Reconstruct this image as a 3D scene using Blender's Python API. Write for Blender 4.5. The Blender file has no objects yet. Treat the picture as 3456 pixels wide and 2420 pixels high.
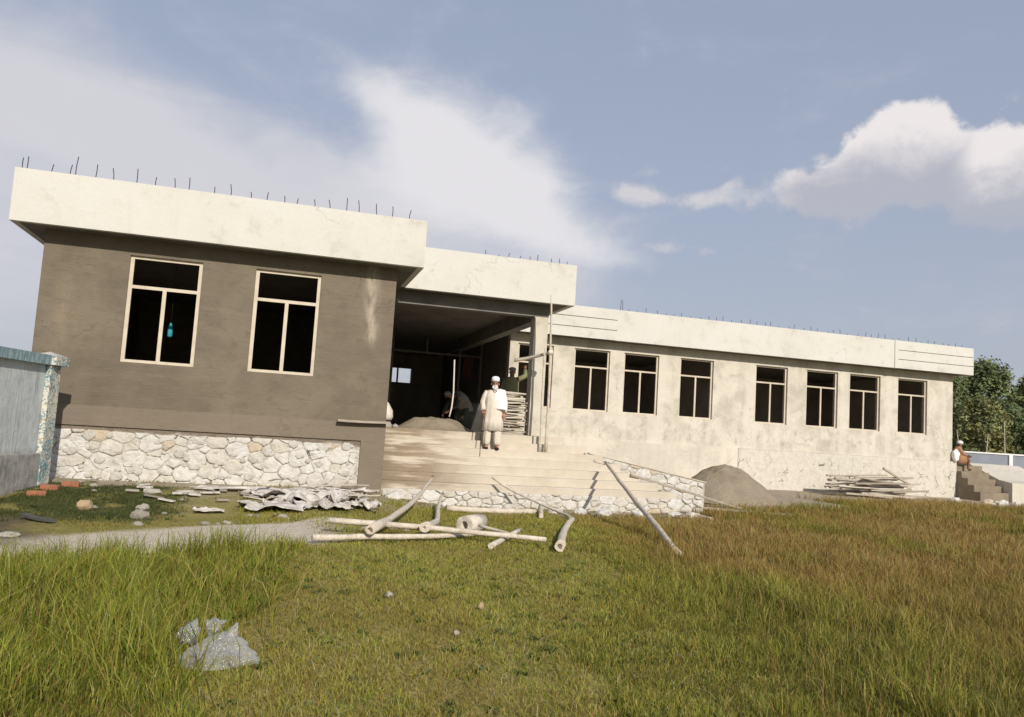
import bpy, bmesh, math, random
import numpy as np
from mathutils import Vector, Matrix, noise as mnoise
R = math.radians
rng = np.random.default_rng(7); random.seed(11)
S = bpy.context.scene
COL = S.collection

# ------------------------------------------------------------------ camera
cam = bpy.data.cameras.new('camera'); cam.sensor_width = 36.0; cam.lens = 36*2715.08/3456; cam.clip_start = .05; cam.clip_end = 3000
co = bpy.data.objects.new('camera', cam); COL.objects.link(co)
RX = Vector((0.95881882, -0.2773048, 0.0613882)); UY = Vector((-0.08428225, -0.07139744, 0.99388073)); FW = Vector((0.27122494, 0.95812549, 0.09182908))
co.matrix_world = Matrix(((RX.x, UY.x, -FW.x, 4.84907), (RX.y, UY.y, -FW.y, -16.28151), (RX.z, UY.z, -FW.z, 1.30474), (0, 0, 0, 1)))
S.camera = co

# ------------------------------------------------------------------ node helper
class NT:
    def __init__(s, tree): s.t = tree; s.n = tree.nodes; s.l = tree.links
    def put(s, sock, v):
        if v is None: return
        if hasattr(v, 'is_output'): s.l.new(v, sock)
        elif isinstance(v, (tuple, list)): sock.default_value = tuple(v) + ((1,) if len(v) == 3 and len(sock.default_value) == 4 else ())
        else: sock.default_value = v
    def m(s, op, a, b=None, c=None, clamp=False):
        n = s.n.new('ShaderNodeMath'); n.operation = op; n.use_clamp = clamp
        for i, v in enumerate((a, b, c)): s.put(n.inputs[i], v)
        return n.outputs[0]
    def mul(s, a, b): return s.m('MULTIPLY', a, b)
    def add(s, a, b): return s.m('ADD', a, b)
    def sub(s, a, b): return s.m('SUBTRACT', a, b)
    def step(s, x, lo, hi):
        n = s.n.new('ShaderNodeMapRange'); n.interpolation_type = 'SMOOTHSTEP'
        for k, v in (('Value', x), ('From Min', lo), ('From Max', hi)): s.put(n.inputs[k], v)
        return n.outputs[0]
    def noise(s, vec, scale, detail=4, rough=.55, dist=0.0, col=False):
        n = s.n.new('ShaderNodeTexNoise'); s.put(n.inputs['Vector'], vec)
        n.inputs['Scale'].default_value = scale; n.inputs['Detail'].default_value = detail; n.inputs['Roughness'].default_value = rough; n.inputs['Distortion'].default_value = dist
        return n.outputs['Color' if col else 'Fac']
    def voro(s, vec, scale, feature='F1', out='Distance'):
        n = s.n.new('ShaderNodeTexVoronoi'); n.feature = feature; s.put(n.inputs['Vector'], vec); n.inputs['Scale'].default_value = scale
        return n.outputs[out]
    def mix(s, f, a, b):
        n = s.n.new('ShaderNodeMix'); n.data_type = 'RGBA'; n.clamp_factor = True
        s.put(n.inputs[0], f); s.put(n.inputs[6], a); s.put(n.inputs[7], b); return n.outputs[2]
    def mapv(s, vec, sc=(1, 1, 1), loc=(0, 0, 0)):
        n = s.n.new('ShaderNodeMapping'); s.put(n.inputs[0], vec); n.inputs['Scale'].default_value = sc; n.inputs['Location'].default_value = loc; return n.outputs[0]
    def pos(s): return s.n.new('ShaderNodeNewGeometry').outputs['Position']
    def obj(s): return s.n.new('ShaderNodeTexCoord').outputs['Object']
    def rnd(s): return s.n.new('ShaderNodeObjectInfo').outputs['Random']
    def attr(s, name, out='Color'):
        n = s.n.new('ShaderNodeAttribute'); n.attribute_name = name; return n.outputs[out]
    def xyz(s, v):
        n = s.n.new('ShaderNodeSeparateXYZ'); s.put(n.inputs[0], v); return n.outputs
    def bump(s, h, strength=.3, dist=.02):
        n = s.n.new('ShaderNodeBump'); s.put(n.inputs['Height'], h); n.inputs['Strength'].default_value = strength; n.inputs['Distance'].default_value = dist; return n.outputs[0]

def mat(name, fn, rough=.85, spec=.3):
    m = bpy.data.materials.new(name); m.use_nodes = True
    t = NT(m.node_tree); b = m.node_tree.nodes['Principled BSDF']
    b.inputs['Roughness'].default_value = rough; b.inputs['Specular IOR Level'].default_value = spec
    r = fn(t)
    if not isinstance(r, tuple) or len(r) == 3 and not hasattr(r[0], 'is_output'): r = (r,)
    t.put(b.inputs['Base Color'], r[0])
    if len(r) > 1 and r[1] is not None: t.put(b.inputs['Normal'], r[1])
    if len(r) > 2 and r[2] is not None: t.put(b.inputs['Roughness'], r[2])
    return m

# ------------------------------------------------------------------ world: sky with clouds
SUN_EL, SUN_AZ = R(28.8), R(172)
W = bpy.data.worlds.new('World'); S.world = W; W.use_nodes = True
t = NT(W.node_tree); bg = W.node_tree.nodes['Background']
sky = t.n.new('ShaderNodeTexSky'); sky.sky_type = 'NISHITA'; sky.sun_disc = False
sky.sun_elevation = SUN_EL; sky.sun_rotation = SUN_AZ; sky.altitude = 500; sky.air_density = 1.0; sky.dust_density = 2.0; sky.ozone_density = 1.4
STR = .125
d = t.n.new('ShaderNodeTexCoord').outputs['Generated']
x, y, z = t.xyz(d)
az = t.m('DEGREES', t.m('ARCTAN2', x, y)); el = t.m('DEGREES', t.m('ARCSINE', z))
w1 = t.sub(t.noise(d, 9, 5, .6), .5); w2 = t.sub(t.noise(t.mapv(d, (1, 1, 1), (5, 3, 1)), 9, 5, .6), .5)
fine = t.sub(t.noise(d, 26, 6, .62), .5); soft = t.sub(t.noise(t.mapv(d, (1, 1, 1.9)), 5.5, 6, .6, .6), .5)
def blobs(lst, warp):
    a2 = t.add(az, t.mul(w1, warp)); e2 = t.add(el, t.mul(w2, warp*.6)); tot = None
    for (ca, ce, ra, re, rot, wt) in lst:
        c, s_ = math.cos(R(rot)), math.sin(R(rot)); da = t.sub(a2, ca); de = t.sub(e2, ce)
        u = t.mul(t.add(t.mul(da, c), t.mul(de, s_)), 1/ra); v = t.mul(t.sub(t.mul(de, c), t.mul(da, s_)), 1/re)
        g_ = t.mul(t.m('EXPONENT', t.mul(t.add(t.mul(u, u), t.mul(v, v)), -1.0)), wt)
        tot = g_ if tot is None else t.add(tot, g_)
    return tot
veil = blobs([(-21, 18, 9, 7, 0, .95), (-13, 17.8, 9, 3.6, -14, .8), (-4, 16.2, 10, 3.2, -12, .75), (-17, 8, 16, 8, 0, .95), (1, 12.5, 12, 4.6, -5, .85), (2.2, 17.4, 5.5, 2.0, -8, .55), (-1, 19.2, 6, 1.2, -16, .3), (11, 12, 9, 4.5, -6, .7), (19, 11.5, 6, 3, -10, .4)], 4)
plume = blobs([(4.2, 22.6, 2.6, 1.5, -25, .6), (7.4, 21.4, 3.8, 2.3, -25, .95), (9.8, 19.2, 4.0, 2.6, -25, .85), (13.2, 18.4, 4.4, 2.5, -30, .9), (17.2, 17.0, 3.0, 2.4, -40, .9), (7, 16.6, 6, 2.6, 0, .55), (13, 15.4, 7, 2.6, -12, .7), (18.5, 14.2, 5, 1.8, -15, .55), (22.0, 12.8, 3.6, 1.2, -12, .45), (12, 23.2, 5, 1.2, -20, .34), (15.0, 21.0, 4.4, .9, 45, .38), (14.2, 22.4, 3.6, .9, 38, .3)], 3.6)
small = blobs([(23.4, 17.2, 2.0, .8, 0, .8), (25.6, 17.0, 1.4, .5, -8, .5), (29.0, 16.9, 2.6, .75, 4, .85), (30.6, 17.8, 1.0, .5, 30, .6), (29.4, 18.9, 1.6, .4, 0, .42), (24.6, 18.7, 1.6, .45, 0, .4), (26.3, 13.6, 2.8, .55, 0, .55), (29.5, 13.5, 1.2, .4, 0, .4), (34.2, 16.8, 1.9, 1.2, 0, .75), (35.2, 18.2, 1.1, .6, 30, .6), (36.7, 19.2, .8, .5, 0, .6)], 2.2)
cum = blobs([(41.9, 20.9, 2.9, 1.55, 0, 1.1), (39.4, 19.1, 2.3, 1.6, 25, .9), (38.4, 17.2, 4.0, 1.7, 0, .95), (45.6, 18.4, 3.0, 1.7, 0, 1.0), (49.2, 18.0, 3.2, 2.0, 0, 1.0), (43.5, 17.2, 4, 1.6, 0, .75), (47.5, 15.2, 3.6, 1.3, 10, .8), (36, 16.6, 2.2, 1.2, 0, .55), (53, 16, 4, 3, 0, .8)], 1.3)
streak = t.sub(t.noise(t.mapv(d, (1.6, 1.6, 7), (4, 1, 2)), 3.4, 7, .6, .5), .5)
wisp = t.sub(t.noise(t.mapv(d, (1, 1, 1.5), (2, 7, 3)), 13, 7, .66, .8), .5)
DV = t.mul(t.step(t.add(t.mul(veil, .82), t.add(t.mul(soft, 1.0), t.mul(streak, .75))), -.05, 1.35), .92)
DP = t.mul(t.step(t.add(plume, t.add(t.mul(soft, .9), t.add(t.mul(wisp, .85), t.mul(streak, .35)))), .0, 1.5), 1.0)
DS = t.mul(t.step(t.add(small, t.add(t.mul(fine, 1.5), t.mul(wisp, 1.1))), .25, 1.0), .8)
DC = t.mul(t.step(t.add(cum, t.add(t.mul(fine, 1.05), t.mul(wisp, .9))), .36, .72), t.step(el, 10.5, 17.0))
# the rest of the sky (outside the view) keeps similar broken cloud
far = t.m('MAXIMUM', t.step(az, 56, 75), t.step(az, -30, -48))
DF = t.mul(t.mul(t.step(t.noise(t.mapv(d, (1, 1, 2.2)), 2.6, 7, .6, .5), .45, .72), .7), far)
base = sky.outputs[0]
K = 1/STR
hz = t.m('EXPONENT', t.mul(t.m('MAXIMUM', el, 0), -1/17))
c0 = t.mix(.68, base, (.355*K, .42*K, .565*K)) # dusty air
c0 = t.mix(t.mul(hz, .95), c0, (.465*K, .485*K, .54*K))
c1 = t.mix(DF, c0, (.56*K, .56*K, .61*K))
c1 = t.mix(DV, c1, (.665*K, .655*K, .70*K))
c1 = t.mix(DP, c1, (.775*K, .762*K, .79*K))
c1 = t.mix(DS, c1, (.70*K, .675*K, .69*K))
lit = t.step(t.add(t.add(el, t.mul(t.add(fine, wisp), 3.0)), t.mul(t.sub(cum, .8), -.9)), 17.0, 20.6)
lit2 = t.mul(t.step(az, 44, 46), t.step(t.add(el, t.mul(t.add(fine, wisp), 3.0)), 15.6, 18.8))
lit = t.m('MAXIMUM', lit, lit2)
cc = t.mix(lit, (.53*K, .515*K, .555*K), (.88*K, .83*K, .82*K))
c1 = t.mix(t.mul(DC, t.add(t.mul(lit, .34), .6)), c1, cc)
t.put(bg.inputs['Color'], c1); bg.inputs['Strength'].default_value = STR

# ------------------------------------------------------------------ sun
sl = bpy.data.lights.new('sun', 'SUN'); sl.energy = 4.4; sl.angle = R(.55); sl.color = (1, .93, .82)
so = bpy.data.objects.new('sun', sl); COL.objects.link(so)
sd = Vector((math.sin(SUN_AZ)*math.cos(SUN_EL), math.cos(SUN_AZ)*math.cos(SUN_EL), math.sin(SUN_EL)))
so.rotation_euler = sd.to_track_quat('Z', 'Y').to_euler(); so.location = sd*60
S.view_settings.view_transform = 'Standard'; S.view_settings.look = 'None'; S.view_settings.exposure = 0; S.view_settings.gamma = 1; S.view_settings.use_curve_mapping = False
S.render.engine = 'CYCLES'; S.cycles.max_bounces = 8; S.cycles.diffuse_bounces = 6; S.cycles.use_denoising = True; S.cycles.transparent_max_bounces = 8

# ------------------------------------------------------------------ mesh helpers
def sm(v): v = np.clip(v, 0, 1); return v*v*(3-2*v)
def gz(x, y):
    z = -.2+.2*sm((y+4)/3.5)*(1-sm((x-6)/2))-.08*sm((y+5)/4)*sm((x-7)/2)*(1-sm((x-15)/6))+.1*sm((x-14)/8)*sm((y+4)/8)
    return z
def gzf(x, y): return float(gz(np.float64(x), np.float64(y)))

class MB:
    def __init__(s): s.v = []; s.f = []; s.smooth = []
    def addm(s, vs, fs, smooth=False):
        o = len(s.v); s.v += [tuple(p) for p in vs]; s.f += [tuple(i+o for i in f) for f in fs]; s.smooth += [smooth]*len(fs); return s
    def box(s, x0, x1, y0, y1, z0, z1, bev=0, rot=None, at=None):
        bm = bmesh.new(); bmesh.ops.create_cube(bm, size=1)
        for v in bm.verts: v.co = Vector(((v.co.x+.5)*(x1-x0)+x0, (v.co.y+.5)*(y1-y0)+y0, (v.co.z+.5)*(z1-z0)+z0))
        if bev: bmesh.ops.bevel(bm, geom=bm.edges[:], offset=bev, segments=1, affect='EDGES')
        vs = [v.co.copy() for v in bm.verts]
        if rot is not None: vs = [rot @ v for v in vs]
        if at is not None: vs = [v+Vector(at) for v in vs]
        bm.verts.index_update(); s.addm(vs, [[v.index for v in f.verts] for f in bm.faces]); bm.free(); return s
    def tube(s, pts, rad, n=10, caps=True, smooth=True, hollow=0, jit=0, flat=1.0):
        pts = [Vector(p) for p in pts]; m_ = len(pts); rad = [rad]*m_ if isinstance(rad, (int, float)) else rad
        tan = [(pts[min(i+1, m_-1)]-pts[max(i-1, 0)]).normalized() for i in range(m_)]
        u = tan[0].cross(Vector((0, 0, 1)));  u = u.normalized() if u.length > .05 else Vector((1, 0, 0))
        vs, fs = [], []
        for i in range(m_):
            u = (u-tan[i]*u.dot(tan[i])).normalized(); w = tan[i].cross(u)
            for k in range(n):
                a = 2*math.pi*k/n; r = rad[i]*(1+(jit*mnoise.noise(Vector((k*.9, i*.8, pts[0].x*3))) if jit else 0))
                vs.append(pts[i]+u*math.cos(a)*r+w*math.sin(a)*r*flat)
        for i in range(m_-1):
            for k in range(n): fs.append((i*n+k, i*n+(k+1) % n, (i+1)*n+(k+1) % n, (i+1)*n+k))
        s.addm(vs, fs, smooth)
        if caps:
            b = len(s.v)-len(vs)
            s.addm([], []); s.f.append(tuple(b+k for k in range(n-1, -1, -1))); s.smooth.append(False)
            if not hollow: s.f.append(tuple(b+(m_-1)*n+k for k in range(n))); s.smooth.append(False)
            else:   # a hollow end: rim then a bore going in
                e = b+(m_-1)*n; o = len(s.v); c = pts[-1]; tn = tan[-1]
                for dep in (0, -hollow*2.2):
                    for k in range(n): s.v.append(tuple(c+(Vector(s.v[e+k])-c)*(hollow/rad[-1])+tn*dep*1.0))
                for k in range(n):
                    s.f.append((e+k, e+(k+1) % n, o+(k+1) % n, o+k)); s.f.append((o+k, o+(k+1) % n, o+n+(k+1) % n, o+n+k)); s.smooth += [False, True]
                s.f.append(tuple(o+n+k for k in range(n))); s.smooth.append(False)
        return s
    def loft(s, rings, n=24, caps=True, fold=0, nf=9, seed=0, smooth=True):
        # ring: (cx, cy, cz, rx, ry, foldscale)
        vs, fs = [], []
        for i, q in enumerate(rings):
            cx, cy, cz, rx, ry = q[:5]; fa = q[5] if len(q) > 5 else 0
            for k in range(n):
                a = 2*math.pi*k/n
                r = 1+fold*fa*(math.sin(nf*a+seed+.4*i)+.6*math.sin((nf-4)*a+seed*2.3-.3*i))
                vs.append((cx+rx*r*math.cos(a), cy+ry*r*math.sin(a), cz))
        for i in range(len(rings)-1):
            for k in range(n): fs.append((i*n+k, i*n+(k+1) % n, (i+1)*n+(k+1) % n, (i+1)*n+k))
        s.addm(vs, fs, smooth)
        if caps:
            b = len(s.v)-len(vs); s.f.append(tuple(b+k for k in range(n-1, -1, -1))); s.f.append(tuple(b+(len(rings)-1)*n+k for k in range(n))); s.smooth += [False, False]
        return s
    def ball(s, c, r, sub=2, jit=0, sc=(1, 1, 1), seed=0, smooth=True, freq=2.0):
        bm = bmesh.new(); bmesh.ops.create_icosphere(bm, subdivisions=sub, radius=1)
        vs = []
        for v in bm.verts:
            k = 1+jit*mnoise.noise(v.co*freq+Vector((seed*3.1, seed*1.7, seed)))
            vs.append((c[0]+v.co.x*r*sc[0]*k, c[1]+v.co.y*r*sc[1]*k, c[2]+v.co.z*r*sc[2]*k))
        bm.verts.index_update(); s.addm(vs, [[v.index for v in f.verts] for f in bm.faces], smooth); bm.free(); return s
    def xform(s, M): s.v = [tuple(M @ Vector(p)) for p in s.v]; return s

def base_of(p):
    o = Vector((0, 0, 0))
    while p is not None: o += p.location; p = p.parent
    return o
def link(name, me, m, parent=None, loc=None):
    o = bpy.data.objects.new(name, me); COL.objects.link(o)
    if m is not None and not me.materials: me.materials.append(m)
    if parent is not None: o.parent = parent
    if loc is not None: o.location = loc
    return o
def build(name, mb, m, parent=None, loc=None):
    """mesh object from world coordinates; kept relative to its thing's base (or to loc for a top-level mesh)"""
    off = base_of(parent) if parent is not None else Vector(loc or (0, 0, 0))
    me = bpy.data.meshes.new(name); me.from_pydata([tuple(Vector(v)-off) for v in mb.v], [], mb.f)
    if any(mb.smooth): me.polygons.foreach_set('use_smooth', mb.smooth)
    bm = bmesh.new(); bm.from_mesh(me); bmesh.ops.recalc_face_normals(bm, faces=bm.faces); bm.to_mesh(me); bm.free()
    me.update(); return link(name, me, m, parent, loc if parent is None else None)
def tag(o, label, cat, group=None):
    o['label'] = label; o['category'] = cat
    if group: o['group'] = group
    return o
def thing(name, label, cat, loc=(0, 0, 0), group=None):
    o = bpy.data.objects.new(name, None); COL.objects.link(o); o.location = loc; o.empty_display_size = .2
    return tag(o, label, cat, group)
def struct(o, kind='structure'): o['kind'] = kind; return o

# ------------------------------------------------------------------ materials
def cracks(t, p, c, dark, amt):
    wv = t.n.new('ShaderNodeVectorMath'); wv.operation = 'MULTIPLY_ADD'; t.put(wv.inputs[0], t.noise(p, 2.2, 5, .65, 0, True)); wv.inputs[1].default_value = (.55, .55, .55); t.put(wv.inputs[2], p)
    e = t.voro(wv.outputs[0], .75, 'DISTANCE_TO_EDGE'); return t.mix(t.mul(t.mul(t.step(e, .007, .001), t.step(t.noise(p, .9, 3), .50, .60)), amt), c, dark)
def m_plaster(name, ca, cb, cc, stain=.0, scale=1.0, streak=.25, rough=.9, bump=.25):
    def f(t):
        p = t.pos(); big = t.noise(p, .8*scale, 5, .6, .4); mid = t.noise(p, 3.2*scale, 6, .65); fi = t.noise(p, 40, 4, .6)
        dr = t.noise(t.mapv(p, (6, 6, .45)), 1.2, 4, .6)
        c = t.mix(t.step(big, .35, .68), ca, cb)
        c = t.mix(t.mul(t.step(mid, .52, .74), .55), c, cc)
        c = t.mix(t.mul(t.step(dr, .55, .8), streak), c, cc)
        if stain: c = t.mix(t.mul(t.step(t.add(t.mul(big, .5), t.mul(mid, .5)), .53, .66), stain), c, tuple(v*.45 for v in cc))
        c = t.mix(t.mul(t.step(fi, .5, .8), .12), c, tuple(v*.6 for v in cc)); c = cracks(t, p, c, tuple(v*.4 for v in cc), .45)
        h = t.add(t.mul(fi, .35), t.add(mid, t.mul(t.noise(p, 12, 3), .5)))
        return c, t.bump(h, bump, .03)
    return mat(name, f, rough)
M = {}
M['parapet'] = m_plaster('whitish_cement_render', (.60, .585, .54), (.565, .545, .495), (.47, .445, .385), .12, 1.0, .26, .92, .3)
def f_damp(t):
    p = t.pos(); x_, y_, z_ = t.xyz(p); big = t.noise(p, .9, 5, .6, .5); mid = t.noise(t.mapv(p, (1, 1, 1.6)), 3.5, 5, .6); hb = t.noise(t.mapv(p, (.5, .5, 5)), 1.3, 4, .6)
    c = t.mix(t.step(big, .3, .7), (.116, .092, .062), (.172, .140, .098)); c = t.mix(t.mul(t.step(mid, .5, .75), .5), c, (.088, .066, .044))
    c = t.mix(t.mul(t.step(hb, .5, .72), .35), c, (.19, .150, .105))
    # wet sheen painted as a pale streak by the right corner, dry patch near the left edge, paler plinth band
    gx = t.sub(x_, t.add(6.47, t.mul(t.sub(z_, 3.4), -.06))); w = t.m('EXPONENT', t.mul(t.mul(gx, gx), -70)); 
    w = t.mul(t.mul(w, t.step(z_, 2.7, 3.2)), t.step(t.noise(t.mapv(p, (3, 3, .8)), 2.2, 4), .34, .6))
    c = t.mix(t.mul(w, .85), c, (.42, .36, .27))
    gl = t.sub(x_, .95); wl = t.mul(t.mul(t.m('EXPONENT', t.mul(t.mul(gl, gl), -14)), t.mul(t.step(z_, 2.1, 2.7), t.step(z_, 3.9, 3.2))), t.step(t.noise(p, 3, 4), .42, .65))
    c = t.mix(t.mul(wl, .55), c, (.25, .20, .13))
    c = t.mix(t.mul(t.step(z_, 1.345, 1.315), .55), c, (.205, .165, .125))
    sw = t.noise(t.mapv(p, (1.2, 1.2, 9)), 2.6, 5, .65, 1.5); c = t.mix(t.mul(t.step(sw, .5, .72), .28), c, (.205, .168, .12)); c = t.mix(t.mul(t.step(sw, .46, .3), .25), c, (.085, .066, .045)); c = cracks(t, p, c, (.05, .04, .028), .5)
    return c, t.bump(t.add(t.add(mid, t.mul(sw, .7)), t.mul(t.noise(p, 45, 3), .3)), .25, .03), t.add(.5, t.mul(big, .3))
M['damp'] = mat('damp_brown_cement_render', f_damp, .6, .35)
def f_wing(t):
    p = t.pos(); x_, y_, z_ = t.xyz(p); big = t.noise(p, .5, 4, .6, .3); mid = t.noise(p, 1.5, 7, .64, .4); fi = t.noise(p, 9, 5, .65); m2 = t.noise(t.mapv(p, (1, 1, 1), (7, 2, 4)), 3.6, 6, .66)
    c = t.mix(t.step(mid, .34, .64), (.60, .555, .475), (.50, .46, .39))
    up = t.step(z_, 1.22, 1.36)
    st = t.mul(t.step(t.add(t.add(t.mul(mid, .5), t.mul(big, .3)), t.mul(fi, .2)), .46, .64), t.mul(up, .5)); c = t.mix(st, c, (.335, .30, .245))
    blot = t.mul(t.step(m2, .50, .74), t.mul(up, t.step(z_, 3.1, 1.5))); c = t.mix(t.mul(blot, .72), c, (.27, .245, .195))
    # fresh pale strips beside and between the openings
    s1 = t.noise(t.mapv(p, (1.1, 0, .02)), 1.0, 2); c = t.mix(t.mul(t.step(s1, .50, .62), .6), c, (.61, .57, .49))
    lo = t.step(z_, 1.30, 1.18); c = t.mix(t.mul(lo, .85), c, t.mix(t.step(t.add(t.mul(big, .7), t.mul(fi, .3)), .4, .6), (.62, .57, .49), (.51, .47, .40)))
    c = t.mix(t.mul(t.step(t.noise(t.mapv(p, (5, 5, .5)), 1.4, 5), .5, .75), .25), c, (.36, .32, .26)); c = t.mix(t.mul(t.step(fi, .55, .8), .3), c, (.36, .325, .27))
    c = cracks(t, p, c, (.16, .14, .11), .5)
    return c, t.bump(t.add(mid, t.mul(fi, .5)), .3, .03)
M['wing'] = mat('patchy_dry_cement_render', f_wing, .92)
def f_rub(t):   # slurry-coated rubble, right half of the wing's plinth
    p = t.pos(); x_, y_, z_ = t.xyz(p); v = t.voro(t.mapv(p, (1, 1, 1.3)), 3.2, 'DISTANCE_TO_EDGE'); n_ = t.noise(p, 6, 5, .65); big = t.noise(p, .7, 4)
    c = t.mix(t.step(n_, .4, .7), (.58, .54, .47), (.49, .45, .385)); dr = t.noise(t.mapv(p, (7, 7, .6)), 1.1, 4); c = t.mix(t.mul(t.step(dr, .52, .75), .45), c, (.40, .365, .30))
    hole = t.mul(t.step(v, .05, .012), t.mul(t.step(t.noise(p, 3.4, 4), .56, .62), t.step(z_, 1.15, .8))); c = t.mix(t.mul(hole, .85), c, (.10, .085, .065))
    return c, t.bump(t.add(t.m('MINIMUM', v, .06), t.mul(n_, .12)), .6, .10)
M['rubble_slurry'] = mat('rubble_under_cement_slurry', f_rub, .92)
def f_stone(t):
    o = t.obj(); r = t.rnd(); p = t.pos(); n_ = t.noise(p, 7, 6, .65); b = t.noise(p, 26, 4, .6)
    tint = t.mix(t.step(r, .60, .66), (.60, .575, .53), (.55, .515, .45)); tint = t.mix(t.step(r, .945, .95), tint, (.50, .41, .29)); tint = t.mix(t.step(r, .28, .10), tint, (.62, .60, .57))
    c = t.mix(t.mul(t.step(n_, .42, .72), .75), tint, (.42, .385, .335)); bg_ = t.noise(p, 1.6, 5, .6); c = t.mix(t.mul(t.step(bg_, .5, .7), .5), c, (.45, .42, .37)); dr = t.noise(t.mapv(p, (16, 16, 1.2)), 1.2, 3); c = t.mix(t.mul(t.step(dr, .54, .72), .35), c, (.68, .66, .62))
    return c, t.bump(t.add(t.mul(n_, 1.2), t.mul(b, .4)), .75, .05)
M['stone'] = mat('whitewashed_rubble_stone', f_stone, .9)
def f_mortar(t):
    p = t.pos(); x_, y_, z_ = t.xyz(p); n_ = t.noise(p, 7, 5, .65); b = t.noise(p, 2.6, 5); c = t.mix(t.step(n_, .40, .68), (.56, .53, .475), (.36, .32, .265)); c = t.mix(t.step(t.noise(p, 4.5, 5), .56, .62), c, (.12, .095, .07))
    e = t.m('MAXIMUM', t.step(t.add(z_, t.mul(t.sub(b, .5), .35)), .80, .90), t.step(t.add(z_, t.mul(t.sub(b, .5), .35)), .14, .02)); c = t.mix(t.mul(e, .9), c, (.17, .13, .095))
    return c, t.bump(t.noise(p, 20, 5), .9, .05)
M['mortar'] = mat('smeared_rubble_mortar', f_mortar)
M['smear'] = mat('whitish_mortar_smear', lambda t: (t.mix(t.step(t.noise(t.pos(), 6, 5), .35, .7), (.585, .56, .51), (.47, .435, .38)), t.bump(t.noise(t.pos(), 18, 6, .7), .9, .05)))
M['mortar_pale'] = mat('pale_pointing_mortar', lambda t: (t.mix(t.step(t.noise(t.pos(), 5, 5), .4, .7), (.50, .46, .39), (.36, .32, .255)), t.bump(t.noise(t.pos(), 22, 5), .9, .05)))
def f_steps(t):
    p = t.pos(); x_, y_, z_ = t.xyz(p); n_ = t.noise(p, 2.2, 5, .6); fi = t.noise(t.mapv(p, (1, 1, 6)), 5, 4); hb = t.noise(t.mapv(p, (.35, .35, 4.2)), 1.6, 5, .62)
    c = t.mix(t.step(n_, .35, .7), (.55, .49, .40), (.48, .425, .34)); c = t.mix(t.mul(t.step(fi, .5, .8), .4), c, (.38, .33, .255))
    wet = t.mul(t.step(hb, .42, .56), t.step(t.add(x_, t.mul(t.sub(n_, .5), 2.2)), 9.6, 7.4)); c = t.mix(t.mul(wet, .85), c, (.20, .142, .085))
    edge = t.step(t.add(x_, t.mul(t.sub(n_, .5), .5)), 7.35, 6.95); c = t.mix(t.mul(edge, .75), c, (.21, .16, .105))
    return c, t.bump(t.add(n_, t.mul(t.noise(p, 30, 3), .3)), .4, .04)
M['steps'] = mat('cement_steps_splashed_brown', f_steps, .9)
def simple(name, a, b, sc=6, rough=.85, bump=.2, spec=.3, stretch=(1, 1, 1)):
    return mat(name, lambda t: (t.mix(t.step(t.noise(t.mapv(t.obj(), stretch), sc, 5, .6), .3, .7), a, b), t.bump(t.noise(t.mapv(t.obj(), stretch), sc*4, 4), bump, .02)), rough, spec)
M['steps_dim'] = simple('dusty_brown_cement', (.25, .205, .15), (.19, .15, .105), 3)
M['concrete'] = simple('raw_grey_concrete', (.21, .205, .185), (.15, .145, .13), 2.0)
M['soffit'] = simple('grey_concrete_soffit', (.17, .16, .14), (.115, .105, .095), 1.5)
M['inside'] = simple('bare_interior_cement', (.46, .41, .345), (.34, .30, .245), 1.2)
M['frame'] = simple('cream_painted_steel', (.58, .505, .40), (.50, .425, .33), 5, .6, .05, .4)
M['frame_dim'] = simple('dull_steel_frame', (.24, .21, .18), (.16, .14, .12), 6, .6, .05)
M['column'] = m_plaster('pale_column_render', (.56, .52, .44), (.47, .43, .345), (.36, .32, .25), .1, 1.6, .4)
M['rebar'] = simple('rusted_rebar', (.055, .04, .035), (.03, .025, .025), 30, .8)
M['sand'] = mat('damp_grey_sand', lambda t: (t.mix(t.step(t.noise(t.pos(), 1.6, 6, .65), .35, .7), (.315, .262, .19), (.24, .198, .142)), t.bump(t.add(t.noise(t.pos(), 7, 6, .7), t.mul(t.voro(t.pos(), 34), .35)), .8, .06)), .95, .15)
def f_log(t):
    o = t.pos(); r = t.rnd(); g_ = t.noise(o, 9, 6, .68); w = t.noise(o, 38, 4, .6)
    kn = t.noise(o, 3.2, 4, .6); c = t.mix(t.step(g_, .34, .7), (.68, .61, .51), (.50, .43, .34)); c = t.mix(t.mul(t.step(w, .55, .78), .6), c, (.24, .19, .14)); c = t.mix(t.mul(t.step(kn, .58, .68), .4), c, (.30, .25, .19)); c = t.mix(t.mul(r, .35), c, (.47, .40, .31))
    return c, t.bump(t.add(g_, t.mul(w, .5)), .9, .03)
M['log'] = mat('peeled_poplar_wood', f_log, .85)
M['log_end'] = M['log']
M['board'] = mat('weathered_formwork_board', lambda t: (t.mix(t.step(t.add(t.mul(t.noise(t.mapv(t.obj(), (1.5, 9, 9)), 3, 5), .6), t.mul(t.rnd(), .5)), .3, .8), (.56, .50, .42), (.30, .255, .20)), t.bump(t.noise(t.mapv(t.obj(), (2, 14, 14)), 4, 4), .4, .01)), .9)
M['sack'] = mat('pale_woven_sack', lambda t: (t.mix(t.step(t.noise(t.obj(), 5, 5), .35, .7), (.68, .63, .545), (.52, .47, .39)), t.bump(t.noise(t.obj(), 11, 5), .8, .05)), .85)
M['paper'] = mat('torn_cement_paper', lambda t: (t.mix(t.step(t.noise(t.pos(), 5, 5), .4, .7), (.60, .56, .52), (.42, .37, .32)), t.bump(t.noise(t.pos(), 16, 5), 1.0, .05)), .9)
M['rock'] = mat('field_stone', lambda t: (t.mix(t.rnd(), (.40, .37, .32), (.25, .22, .18)), t.bump(t.noise(t.obj(), 12, 5), .8, .05)), .9)
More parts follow.
